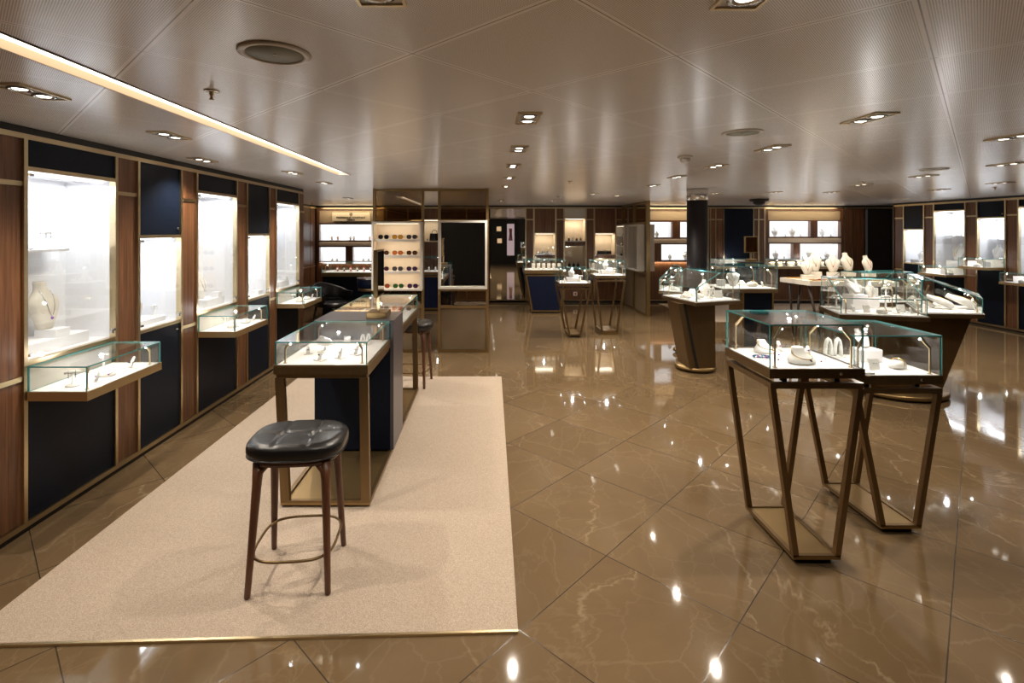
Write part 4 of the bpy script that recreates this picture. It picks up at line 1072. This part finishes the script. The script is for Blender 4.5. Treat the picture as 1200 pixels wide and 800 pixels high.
def watch_stand(label, x, y, z, rz=0, s=1.0, strap=M_BLACK, group=None, plinth=True):
    t = thing('watch_stand', label, 'watch display', (x, y, z), rz, group)
    MB().box(-.03*s, .03*s, -.025*s, .025*s, 0, .008*s, M_FORM).build('base', t)
    MB().tube([(0, s*.020*math.cos(a), s*(.040+.028*math.sin(a))) for a in [PI*2*i/20 for i in range(20)]], .009*s, strap, 8, closed=True).build('strap', t)
    MB().lathe([(0,0),(.017*s,0),(.017*s,.006*s),(0,.006*s)], M_GOLD, n=18).lathe([(0,.006*s),(.0145*s,.006*s),(.0145*s,.007*s),(0,.007*s)], M_FORM, n=18).xf(Matrix.Translation((0,-.026*s,.045*s)) @ Matrix.Rotation(PI/2, 4, 'X')).build('watch_face', t)
    return t
def bottle(label, x, y, z, s=1.0, mat=M_BLACK, cap=M_GOLD, group=None):
    t = thing('fragrance_bottle', label, 'bottle', (x, y, z), 0, group)
    MB().box(-.022*s, .022*s, -.014*s, .014*s, 0, .055*s, mat).lathe([(0,.055*s),(.007*s,.055*s),(.007*s,.064*s),(0,.064*s)], M_GOLD, n=12).build('body', t)
    MB().lathe([(0,.064*s),(.011*s,.064*s),(.011*s,.088*s),(0,.088*s)], cap, n=14).build('cap', t)
    return t
def lens_mat(name, c): return simple(name, c, .08, 0, .9)
LENS = {k: lens_mat(k+'_lens', c) for k, c in dict(black=(.012,.012,.014), brown=(.07,.03,.015), amber=(.55,.28,.03), orange=(.50,.13,.03), grey=(.06,.055,.06), green=(.02,.08,.02), purple=(.05,.02,.07), red=(.25,.05,.02), plum=(.06,.02,.03)).items()}
def sunglasses(label, x, y, z, lens, frame=M_BLACK, rz=0, s=1.0, group=None):
    t = thing('sunglasses', label, 'sunglasses', (x, y, z), rz, group)
    m = MB(); f = MB()
    for q in (-.034, .034):
        P = []
        for k in range(24):
            a = 2*PI*k/24; px, pz = sup(.027, .024, 2.5, a); P.append((s*(q+px), 0, s*(.0265+pz)))
        m.loft([[(p[0], -.0015*s, p[2]) for p in P], [(p[0], .0015*s, p[2]) for p in P]], LENS[lens], smooth=False)
        f.tube(P, .0022*s, frame, 6, closed=True)
    f.tube([(-.009*s,0,.032*s),(0,-.002*s,.036*s),(.009*s,0,.032*s)], .002*s, frame, 6)
    m.build('lens', t); f.build('frame', t)
    for q in (-1, 1):
        MB().tube([(q*.061*s,0,.034*s),(q*.064*s,.02*s,.034*s),(q*.060*s,.085*s,.030*s),(q*.056*s,.105*s,.012*s)], .0022*s, frame, 6).build('temple', t)
    return t
def candle(label, x, y, z, s=1.0, group=None):
    t = thing('cylinder_display', label, 'jewellery display', (x, y, z), 0, group)
    MB().lathe([(0,0),(.028*s,0),(.030*s,.008*s),(.030*s,.10*s),(.027*s,.106*s),(0,.106*s)], M_CREAM, n=20).build('roll', t)
    MB().tube([(.0315*s*math.cos(a*PI/10), .0315*s*math.sin(a*PI/10), .055*s) for a in range(20)], .0025*s, M_GOLD, 6, closed=True).build('bangle', t)
    return t

# sunglasses unit: three to a shelf
rows = [('top', SH[0], [('black','black'),('amber','round amber'),('grey','dark grey')]),
        ('second', SH[1], [('brown','brown'),('orange','orange'),('brown','tortoise brown')]),
        ('third', SH[2], [('plum','plum'),('grey','smoky grey'),('purple','violet')]),
        ('bottom', SH[3], [('red','rust red'),('green','green'),('purple','dark violet')])]
for rn, z, row in rows:
    for j, (k, nm) in enumerate(row):
        x = -1.175 + (-.185, .0, .19)[j] + (.0 if rn != 'bottom' else .01)
        sunglasses('%s-lensed sunglasses, %s on the %s shelf of the sunglasses unit' % (nm, ('at left','in the middle','at right')[j], rn), x, 6.77, z+.001, k, M_BLACK if k in ('black','grey','purple') else LENS['brown'], s=1.12)
for j, (z, k) in enumerate(((1.54,'black'),(1.32,'brown'),(1.10,'grey'),(.89,'plum'))):
    sunglasses('dark sunglasses on the %s shelf of the far white box on the end-on screen' % ('top','second','third','bottom')[j], 2.925, 11.1, z+.001, k, rz=-PI/2)

# island cases: first
zi = .8555
def on(px, py, h): Z = (EYE-h)*600/(py-270); return ((px-570)*Z/600, Z)
t = thing('bust_on_stem', 'white tilted bust on a round-footed stem, largest display in the nearer island case', 'necklace display', (-1.06, 3.36, zi))
MB().lathe([(0,0),(.048,0),(.048,.004),(.030,.010),(.008,.013),(.0075,.03),(0,.03)], M_FORM, n=28).build('stem_base', t)
bm = bust_mesh(.54); bm.xf(Matrix.Rotation(math.radians(68), 4, 'X')).settle().xf(Matrix.Translation((0,.05,.027))); bm.build('bust_form', t)
ramp_stand('white ring stand at the front left of the nearer island case', -1.02, 3.14, zi, -.5, 1.1, M_BLACK)
ramp_stand('white ring stand in the middle of the nearer island case', -.915, 3.20, zi, -.5, 1.1, M_SILVER)
ramp_stand('white ring stand to the right of the middle one in the nearer island case', -.835, 3.28, zi, -.5, 1.1, M_SILVER)
ramp_stand('small white stand hanging at the far left of the nearer island case', -1.15, 3.30, zi, .4, .9, M_BLACK)
arch_stand('white looped stand at the back of the nearer island case', -.84, 3.56, zi, .3, .8)
card('white card stand at the back centre of the nearer island case', -.98, 3.60, zi, 0)
riser('low pale tray block at the back of the nearer island case', -1.12, 3.58, zi, .10, .06, .02)
# island second case
sunglasses('rust coloured sunglasses lying in the farther island case', -.86, 4.86, zi, 'red', LENS['brown'], .1)
sunglasses('orange sunglasses lying in the farther island case', -.86, 4.62, zi, 'orange', LENS['brown'], -.1)
sunglasses('pale framed sunglasses at the right of the farther island case', -.80, 5.06, zi, 'grey', M_FORM, .2)
sunglasses('dark sunglasses at the left of the farther island case', -1.08, 4.80, zi, 'brown', M_BLACK, 0)
riser('flat ivory tray in the farther island case', -1.04, 4.45, zi, .22, .12, .015, M_CREAM)
arch_stand('white looped stand at the near right of the farther island case', -.78, 4.40, zi, 0, .6)

# front table
z = .968
collar('white sloping neck form with a gold necklace, centre of the frontmost glass table', 1.625, 2.64, z, .3, 1.12, M_GOLD, M_BLACK)
collar('white sloping neck form at the back left of the frontmost glass table', 1.56, 2.87, z, .5, .95, M_GOLD)
t = thing('beaded_bracelet', 'blue and violet beaded bracelet lying flat on the frontmost glass table', 'bracelet', (1.475, 2.75, z))
m = MB()
for k in range(22):
    a = 2*PI*k/22; m.lathe([(0,-.0065),(.0065,0),(0,.0065)], (M_BLUEGEM, M_SILVER, M_PURPLE, M_BLUEGEM)[k%4], (.040*math.cos(a), .024*math.sin(a), .0068), 8)
m.build('bead', t)
ramp_stand('white ring stand with a dark stone at the back of the frontmost glass table', 1.66, 2.90, z, 0, 1.0, M_PURPLE, M_GOLD)
ramp_stand('white ring stand with violet stones right of the central bust on the frontmost table', 1.76, 2.80, z, -.3, .9, M_PURPLE)
gg = 0
for (x, y, c) in ((1.54,2.70,M_RED),(1.60,2.80,M_PURPLE),(1.70,2.70,M_PURPLE),(1.74,2.66,M_RED),(1.80,2.72,M_SILVER),(1.63,2.74,M_RED),(1.72,2.87,M_PURPLE),(1.78,2.90,M_BLACK)):
    o = MB().lathe([(0,0),(.0035,.001),(.0045,.004),(0,.007)], c, n=8).lathe([(0,0),(.007,0),(.007,.001),(0,.001)], M_SILVER, n=10).build('loose_gemstone', loc=(x,y,z))
    tag(o, 'tiny loose gemstone stud scattered on the pad of the frontmost glass table', 'gemstone', 'gemstone studs on the frontmost table')
# second table
z = .862
arch_stand('white double-loop earring stand at the back of the second glass table', 2.16, 3.19, z, 0, 1.25)
riser('white block under the bust in the second glass table', 2.30, 3.10, z, .13, .09, .075)
bust('white bust on a block at the back of the second glass table', 2.30, 3.10, z+.075, .1, .48, M_SILVER, tilt=-.55)
card('square white earring card in the middle of the second glass table', 2.20, 2.90, z, 0, .06, .058)
pillow_ring('white pillow with a gold bangle in the second glass table', 2.35, 2.93, z, .2, 1.15)
ramp_stand('white stand with a gold ring at the front left of the second glass table', 2.10, 2.90, z, .3, 1.1, M_GOLD, M_GOLD)
riser('thin white slab at the front left of the second glass table', 2.09, 2.83, z, .08, .05, .010)
# middle tables
for (cx, cy, z, nm) in ((1.37, 8.15, .834, 'lower middle-distance table'), (1.96, 8.35, .937, 'taller middle-distance table')):
    riser('white block in the centre of the %s' % nm, cx-.02, cy, z, .15, .10, .07)
    bust('white bust on a block in the %s' % nm, cx-.02, cy, z+.07, 0, .55, M_SILVER)
    bracelet_stand('white bracelet stand at the right of the %s' % nm, cx+.13, cy, z, 0, 1.0)
    ramp_stand('white ring stand at the front left of the %s' % nm, cx-.14, cy-.1, z, 0, 1.2)
    card('white card at the front right of the %s' % nm, cx+.07, cy-.14, z, 0, .07, .06)
    riser('white small block at the back of the %s' % nm, cx+.08, cy+.12, z, .08, .06, .10)

# left wall: first cabinet (world coordinates, wall face at XL)
riser('long white plinth on the floor of the first tall left cabinet', -2.70, 3.12, .932, .20, .46, .068, M_WHITE)
riser('small white block on the plinth of the first tall left cabinet', -2.67, 3.15, 1.000, .13, .11, .05, M_WHITE)
bust('grey-white bust with a purple pendant necklace in the first tall left cabinet', -2.70, 3.13, 1.050, PI/2, 1.12, M_SILVER, M_PURPLE, M_LINEN, drop=.135)
bracelet_stand('white bracelet stand on the shelf of the first tall left cabinet', -2.76, 3.21, 1.535, PI/2, 1.1)
bust('small white reclining bust on the shelf of the first tall left cabinet', -2.74, 3.09, 1.535, PI/2, .45, M_SILVER, tilt=-.9)
z = .77
bracelet_stand('round-footed white bracelet stand at the near end of the first left wall case', -2.345, 2.90, z, .6, 1.0, M_SILVER, .075)
ramp_stand('ring stand with a violet stone in the first left wall case', -2.275, 2.99, z, -.2, 1.0, M_PURPLE)
collar('low white neck form with a violet pendant in the first left wall case', -2.30, 3.10, z, .8, .75, M_SILVER, M_PURPLE)
bracelet_stand('tall white stand at the back of the first left wall case', -2.43, 3.25, z, .3, .9, M_PURPLE, .10)
ramp_stand('slanted stand with a dark ring at the far end of the first left wall case', -2.27, 3.27, z, -.5, 1.3, M_BLACK)
# other left cabinets
riser('white plinth on the floor of the short narrow left cabinet', -2.70, 4.02, .922, .18, .30, .04, M_WHITE)
bust('white bust with a gold chain in the short narrow left cabinet', -2.72, 3.97, .962, PI/2, .8, M_GOLD)
bracelet_stand('white bracelet stand in the short narrow left cabinet', -2.66, 4.10, .962, PI/2, .9)
for (y0, nm) in ((4.447, 'second tall left cabinet'), (6.12, 'farthest tall left cabinet')):
    riser('stepped white plinth in the %s' % nm, -2.70, y0+.46, .932, .20, .34, .07, M_WHITE)
    bust('white bust on the plinth of the %s' % nm, -2.72, y0+.42, 1.002, PI/2, 1.0, M_SILVER)
    riser('small white block on the plinth of the %s' % nm, -2.64, y0+.56, 1.002, .07, .07, .05, M_WHITE)
bust('tiny reclining bust on the shelf of the second tall left cabinet', -2.76, 4.78, 1.50, PI/2, .4, M_SILVER, tilt=-.9)
bust('white bust with a silver chain in the farther narrow left cabinet', -2.70, 5.74, .922, PI/2, .8, M_SILVER)
riser('white block in the farther narrow left cabinet', -2.62, 5.84, .922, .09, .10, .05, M_WHITE)
for (y0, nm) in ((4.447, 'second left wall case'), (6.12, 'farthest left wall case')):
    collar('low white neck form in the %s' % nm, -2.30, y0+.20, z, .7, .8, M_SILVER)
    pillow_ring('white pillow in the %s' % nm, -2.29, y0+.42, z, .3, 1.1, gem=M_SILVER)
    bracelet_stand('white bracelet stand in the %s' % nm, -2.42, y0+.30, z, .4, .8)
    ramp_stand('white ring stand in the %s' % nm, -2.27, y0+.55, z, -.3, 1.0)

# island cases at right
def fill(cx, cy, z, nm, spec):
    for kind, dx, dy, rz, s, lb in spec:
        L_ = '%s %s' % (lb, nm); x, y = cx+dx, cy+dy
        if kind == 'bust': bust(L_, x, y, z, rz, s, M_SILVER)
        elif kind == 'gbust': bust(L_, x, y, z, rz, s, M_GOLD)
        elif kind == 'low' and 'reclining' in lb: bust(L_, x, y, z, rz, s, M_GOLD, tilt=-1.0)
        elif kind == 'low': collar(L_.replace('bust', 'neck form'), x, y, z, rz, 1.7*s)
        elif kind == 'ring': ramp_stand(L_, x, y, z, rz, s)
        elif kind == 'br': bracelet_stand(L_, x, y, z, rz, s)
        elif kind == 'arch': arch_stand(L_, x, y, z, rz, s)
        elif kind == 'card': card(L_, x, y, z, rz, .08*s, .075*s)
        elif kind == 'pil': pillow_ring(L_, x, y, z, rz, s)
        elif kind == 'block': riser(L_, x, y, z, .11*s, .09*s, .10*s, rz=rz)
zt = .85
fill(cR1.x, cR1.y, zt, 'in the sloped case before the column', [
 ('low',-.20,-.06,-.9,.6,'low white bust at the left'),('low',-.05,.12,-.6,.7,'wide white bust at the back left'),('gbust',.12,.16,-.2,.75,'tall white bust at the back'),
 ('ring',-.10,-.20,0,1.3,'white ring stand at the front left'),('br',.06,-.12,0,1.2,'white bracelet stand at the front'),('card',.20,-.06,.1,1.2,'white earring card at the right'),('arch',.14,.02,.2,1.2,'white looped stand right of centre'),('pil',-.02,-.04,0,1.2,'white pillow in the middle')])
fill(3.63, 7.35, .8515, 'in the square glass case right of the column', [
 ('bust',-.08,.02,0,1.0,'tall white bust'),('pil',.16,-.05,0,1.8,'large white bangle pillow'),('block',-.24,.05,0,.9,'white block at the left'),('ring',.28,-.1,0,1.4,'white ring stand at the right'),('low',.10,.12,0,.6,'low white bust at the back')])
fill(cR2.x, cR2.y, zt, 'in the farther sloped case left of the column', [
 ('low',-.05,-.17,-.4,.4,'low white bust'),('ring',.0,.02,-.4,1.2,'white ring stand'),('br',.06,.16,-.5,1.0,'white bracelet stand')])
fill(ci1.x, ci1.y, zt, 'in the wide front island case', [
 ('block',-.08,.10,.1,1.5,'large white block'),('block',.12,.16,.1,1.1,'smaller white block at the back'),('br',-.27,.10,.1,1.4,'white T-bar stand at the far left'),('br',.14,-.02,.1,1.5,'white T-bar stand right of centre'),
 ('ring',-.24,-.10,.1,1.3,'white ring stand at the front left'),('pil',-.02,-.18,.1,1.2,'white pillow at the front centre'),('ring',.12,-.20,.1,1.2,'white ring stand at the front right'),('card',.22,-.12,.1,1.0,'white card at the right'),('card',-.12,-.12,.1,.9,'white card left of centre'),('ring',.27,-.17,.1,1.0,'white ring stand at the far right')])
bust('wide white bust with a gold pendant on the block in the wide front island case', ci1.x-.08, ci1.y+.07, zt+.15, .1, .72, M_GOLD, tilt=-.75)
bust('grey-white bust on the rear block in the wide front island case', ci1.x+.12, ci1.y+.16, zt+.11, .1, .6, M_SILVER, mat=M_LINEN)
fill(ci2.x, ci2.y, zt, 'in the right-facing island case', [
 ('low',.02,-.05,.9,.9,'reclining white bust in the middle'),('low',.24,-.06,.9,.95,'large reclining white bust at the right'),('low',-.10,.03,.5,.5,'reclining white bust at the left'),('ring',.13,-.17,.6,1.1,'white ring stand at the front'),('pil',.05,.16,.6,1.2,'white pillow at the back')])
fill(ci3.x, ci3.y, zt, 'in the tall rear island case', [
 ('bust',-.18,.02,0,.9,'white bust at the left'),('block',.0,.05,0,1.3,'white block in the middle'),('br',.15,-.02,0,1.4,'white T-bar stand at the right'),('low',.22,-.10,0,.5,'low white bust at the front right')])

# jewellery table
zt = .90
def tbust(label, x, y, s, rz, mat=M_LINEN, chain=M_GOLD, gem=None, blk=.11, w=.16):
    riser('linen block under the %s' % label.split(' at the right')[0].split(' on the white')[0].replace('right of the coral one','').split(',')[0].strip(), x, y, zt, w, .11, blk, M_LINEN, rz)
    bust(label, x, y, zt+blk, rz, s, chain, gem, mat, tilt=-.12)
tbust('linen bust with amber beads, leftmost on the white jewellery table', 4.92, 7.85, .95, -.3, chain=M_AMBER, gem=M_AMBER, blk=.07)
tbust('linen bust with a thin gold chain, second from left on the white jewellery table', 5.12, 7.98, 1.15, -.2)
tbust('linen bust with a long coral necklace, third on the white jewellery table', 5.32, 7.86, 1.05, -.5, chain=M_AMBER, gem=M_RED)
tbust('plain linen bust right of the coral one on the white jewellery table', 5.60, 7.92, 1.15, .2)
tbust('linen bust with an orange chain at the right end of the white jewellery table', 5.84, 7.82, 1.0, .3, chain=M_AMBER)
for (x, y, w, d, lb) in ((4.86,8.08,.22,.10,'gold tray at the left rear of the white jewellery table'),(4.96,7.68,.20,.10,'gold tray at the front left of the white jewellery table'),(5.45,7.62,.34,.12,'long gold tray at the front of the white jewellery table'),(5.75,7.65,.2,.1,'gold tray at the front right of the white jewellery table')):
    o = MB().box(-w/2,w/2,-d/2,d/2,0,.006,M_GOLD).box(-w/2,w/2,-d/2,-d/2+.006,.006,.014,M_GOLD).box(-w/2,w/2,d/2-.006,d/2,.006,.014,M_GOLD).build('jewellery_tray', loc=(x,y,zt)); tag(o, lb, 'tray')
for i, (x, y) in enumerate(((5.20,7.72),(5.42,7.95),(5.47,8.02),(5.70,7.98),(5.72,7.72),(5.05,7.70))):
    t = thing('amber_necklace', 'coiled amber bead necklace on the white jewellery table', 'necklace', (x,y,zt), 0, 'coiled amber bead necklaces')
    m = MB(); rr = random.Random(i)
    for k in range(26):
        a = k*.5; r = .02+.035*(k/26); m.lathe([(0,-.009),(.009,0),(0,.009)], (M_AMBER, M_RED, M_GOLD)[k%3 if i%2 else 0], (r*math.cos(a), r*math.sin(a), .010+.0015*(k%5)), 8)
    m.build('bead', t)

# blue counters and back niches
for k in range(6):
    candle('white cylinder stand, %s from the left in the blue cloth counter' % ('first','second','third','fourth','fifth','sixth')[k], .955+.105*k, 10.42, .86, 1.15)
for k in range(4):
    ramp_stand('white ring stand, %s in the half-hidden blue counter' % ('first','second','third','fourth')[k], -1.35+.14*k, 10.75, .80, 0, 1.6)
# tray niche
t = thing('fragrance_tray', 'glass tray on the ledge of the first warm niche', 'tray', (1.335, 11.80, 1.104))
MB().box(-.17,.17,-.06,.06,0,.008,M_SILVER).box(-.17,.17,-.062,-.058,.008,.02,M_GLASS).build('tray_base', t)
for k in range(7):
    bottle('clear bottle, %s in the row on the glass tray at the back' % ('first','second','third','fourth','fifth','sixth','seventh')[k], 1.20+.045*k, 11.80, 1.112, .9, (M_SILVER, M_GLASS, M_STEEL)[k%3], M_STEEL)
for k in range(6):
    bottle('dark bottle, %s from left in the niche of dark bottles' % ('first','second','third','fourth','fifth','sixth')[k], 2.575+.055*k, 11.80, 1.104, 1.25, M_BLACK, M_SILVER)
for k in range(4):
    bottle('small bottle, %s from left on the upper ledge of the central niche' % ('first','second','third','fourth')[k], 1.90+.09*k, 11.80, 1.414, 1.0, (M_BLACK, M_STEEL)[k%2], M_SILVER)
for k in range(3):
    bottle('small dark bottle, %s from left at the bottom of the central niche' % ('first','second','third')[k], 1.91+.10*k, 11.80, .812, 1.3, M_BLACK, M_SILVER)
hb = thing('handbag', 'black handbag standing in the niche seen between the bronze screens', 'handbag', (-1.20, 11.84, 1.412))
MB().loft([[(*sup(.12*s, .05*s, 4, 2*PI*k/32), z) for k in range(32)] for z, s in ((0,.96),(.01,1),(.16,.88),(.17,.84))], M_LEATHER).build('body', hb)
MB().tube([(.06*math.cos(PI*k/10), 0, .17+.08*math.sin(PI*k/10)) for k in range(11)], .006, M_LEATHER, 8).build('handle', hb)
bottle('bright little bottle beside the black handbag', -1.36, 11.80, 1.412, .9, M_SILVER, M_GOLD)
# watches in the left lightboxes
ORD = ('first','second','third','fourth','fifth')
for k, x in enumerate((-3.58,-3.44,-3.15,-3.07,-2.70)):
    watch_stand('small %s-strapped watch, %s from left in the upper niche under the sign' % (('red','red','dark','dark','red')[k], ORD[k]), x, YB+.17, 1.424, 0, 1.25, (M_RED,M_RED,M_BLACK,M_BLACK,M_RED)[k])
for k, x in enumerate((-3.57,-3.46)):
    watch_stand('small dark watch, %s in the lower left backlit niche' % ORD[k], x, YB+.17, .91, 0, 1.2)
for k, x in enumerate((-2.85,-2.73)):
    watch_stand('small dark watch, %s in the lower right backlit niche of the watch unit' % ORD[k], x, YB+.17, .91, 0, 1.2)
for k in range(6):
    watch_stand('watch, %s from left in the watch counter under the ivory sign' % ('first','second','third','fourth','fifth','sixth')[k], -2.70+.12*k, 9.30, .9062, 0, 1.2, (M_RED, M_BLACK)[k%2])
# jewellery in the right-hand lightboxes
for (x, z, s, lb) in ((3.95,1.494,.55,'grey bust in the upper left niche left of the column'),(4.25,.973,.5,'grey bust at left of the wide lower niche by the column'),(4.62,.973,.75,'grey bust in the middle of the wide lower niche by the column')):
    bust(lb, x, YB+.16, z, 0, s, M_SILVER, mat=M_LINEN)
for (x, z, s, lb) in ((6.68,1.51,.8,'first white bust in the upper left niche behind the jewellery table'),(7.08,1.51,.85,'second, wider white bust in the upper left niche behind the jewellery table'),(7.78,1.51,.7,'white bust in the upper right niche behind the jewellery table'),
    (6.70,.985,.8,'white bust in the lower left niche behind the jewellery table'),(7.50,.985,1.0,'large white bust in the lower right niche behind the jewellery table'),(7.88,.985,.7,'smaller white bust in the lower right niche behind the jewellery table')):
    bust(lb, x, YB+.16, z, 0, s, M_SILVER)
    # a pair of small stands at its foot
for k, (x, z, lb) in enumerate(((6.90,1.51,'between the two busts of the upper left rear niche'),(7.25,1.51,'right of the busts in the upper left rear niche'),(7.95,1.51,'in the upper right rear niche'),(6.88,.985,'in the lower left rear niche'),(7.30,.985,'at left in the lower right rear niche'),(7.72,.985,'between busts in the lower right rear niche'))):
    ramp_stand('small white ring stand %s' % lb, x, YB+.12, z, 0, 1.4)
# wall cases at the back right
for k in range(7):
    x = 6.5+.22*k
    watch_stand('dark watch, %s from left in the rear wall case on the right' % ('first','second','third','fourth','fifth','sixth','seventh')[k], x, 11.48, .85, 0, 1.5, M_BLACK)
for k in range(4):
    ramp_stand('white ring stand, %s from left in the rear wall case on the right' % ORD[k], 6.61+.40*k, 11.385, .85, 0, 1.8)
for k in range(5):
    ramp_stand('white ring stand, %s from left in the wall case under the navy door' % ORD[k], 5.22+.16*k, 11.45, .85, 0, 1.7)
# right wall cabinets and cases
riser('white plinth in the farthest right wall cabinet', 8.78, 10.38, 1.002, .18, .22, .06, M_WHITE)
bust('small white bust in the farthest right wall cabinet', 8.80, 10.38, 1.062, -PI/2, .7, M_SILVER)
riser('white block at the floor of the wide right wall cabinet', 8.78, 9.56, .932, .18, .24, .16, M_WHITE)
bust('large pale bust in the wide right wall cabinet', 8.80, 9.56, 1.092, -PI/2, 1.25, M_GOLD)
for k in range(3): ramp_stand('tiny ring stand, %s on the shelf of the wide right wall cabinet' % ORD[k], 8.84, 9.72-.10*k, 1.55, -PI/2, 1.2)
riser('white plinth in the cabinet above the higher right wall case', 8.78, 8.82, 1.072, .18, .22, .10, M_WHITE)
bust('white bust in the cabinet above the higher right wall case', 8.80, 8.82, 1.172, -PI/2, .9, M_SILVER)
ramp_stand('tiny ring stand on the shelf above the higher right wall case', 8.84, 8.84, 1.50, -PI/2, 1.2)
for k in range(3): card('white card, %s from the left in the long right wall case' % ORD[k], 8.40, 9.70-.15*k, .85, -.9, .11, .085)
pillow_ring('white pillow in the long right wall case', 8.38, 9.27, .85, 0, 1.5)
card('white card at left in the higher right wall case', 8.40, 8.86, 1.035, -.8, .11, .09)
card('white card at right in the higher right wall case', 8.40, 8.60, 1.035, -.5, .11, .09)
pillow_ring('white pillow in the higher right wall case', 8.36, 8.72, 1.035, 0, 1.3)
card('linen card in the wall case at the right edge of the view', 8.40, 8.08, .83, -.6, .12, .10)
pillow_ring('white pillow in the wall case at the right edge of the view', 8.33, 7.95, .83, 0, 1.4)

# ------------------------------------------------------------------ camera, world, output look
cam = bpy.data.cameras.new('camera'); co = bpy.data.objects.new('camera', cam); C.objects.link(co)
cam.sensor_width = 36; cam.lens = 18.0; cam.shift_x = 30/1200; cam.shift_y = -130/1200; cam.clip_start = .05; cam.clip_end = 60
co.location = (0, 0, EYE); co.rotation_euler = (PI/2, 0, 0)
bpy.context.scene.camera = co
w = bpy.data.worlds.new('world'); bpy.context.scene.world = w; w.use_nodes = True
w.node_tree.nodes['Background'].inputs[0].default_value = (.9,.8,.7,1); w.node_tree.nodes['Background'].inputs[1].default_value = .02
sc = bpy.context.scene
sc.view_settings.view_transform = 'Standard'; sc.view_settings.look = 'None'; sc.view_settings.gamma = 1; sc.view_settings.use_curve_mapping = False
sc.view_settings.exposure = 0.56
cy = sc.cycles
cy.max_bounces = 10; cy.diffuse_bounces = 4; cy.glossy_bounces = 5; cy.transmission_bounces = 8; cy.transparent_max_bounces = 40
cy.sample_clamp_indirect = 6.0; cy.sample_clamp_direct = 0; cy.caustics_reflective = False; cy.caustics_refractive = False
cy.use_denoising = True; cy.use_light_tree = True
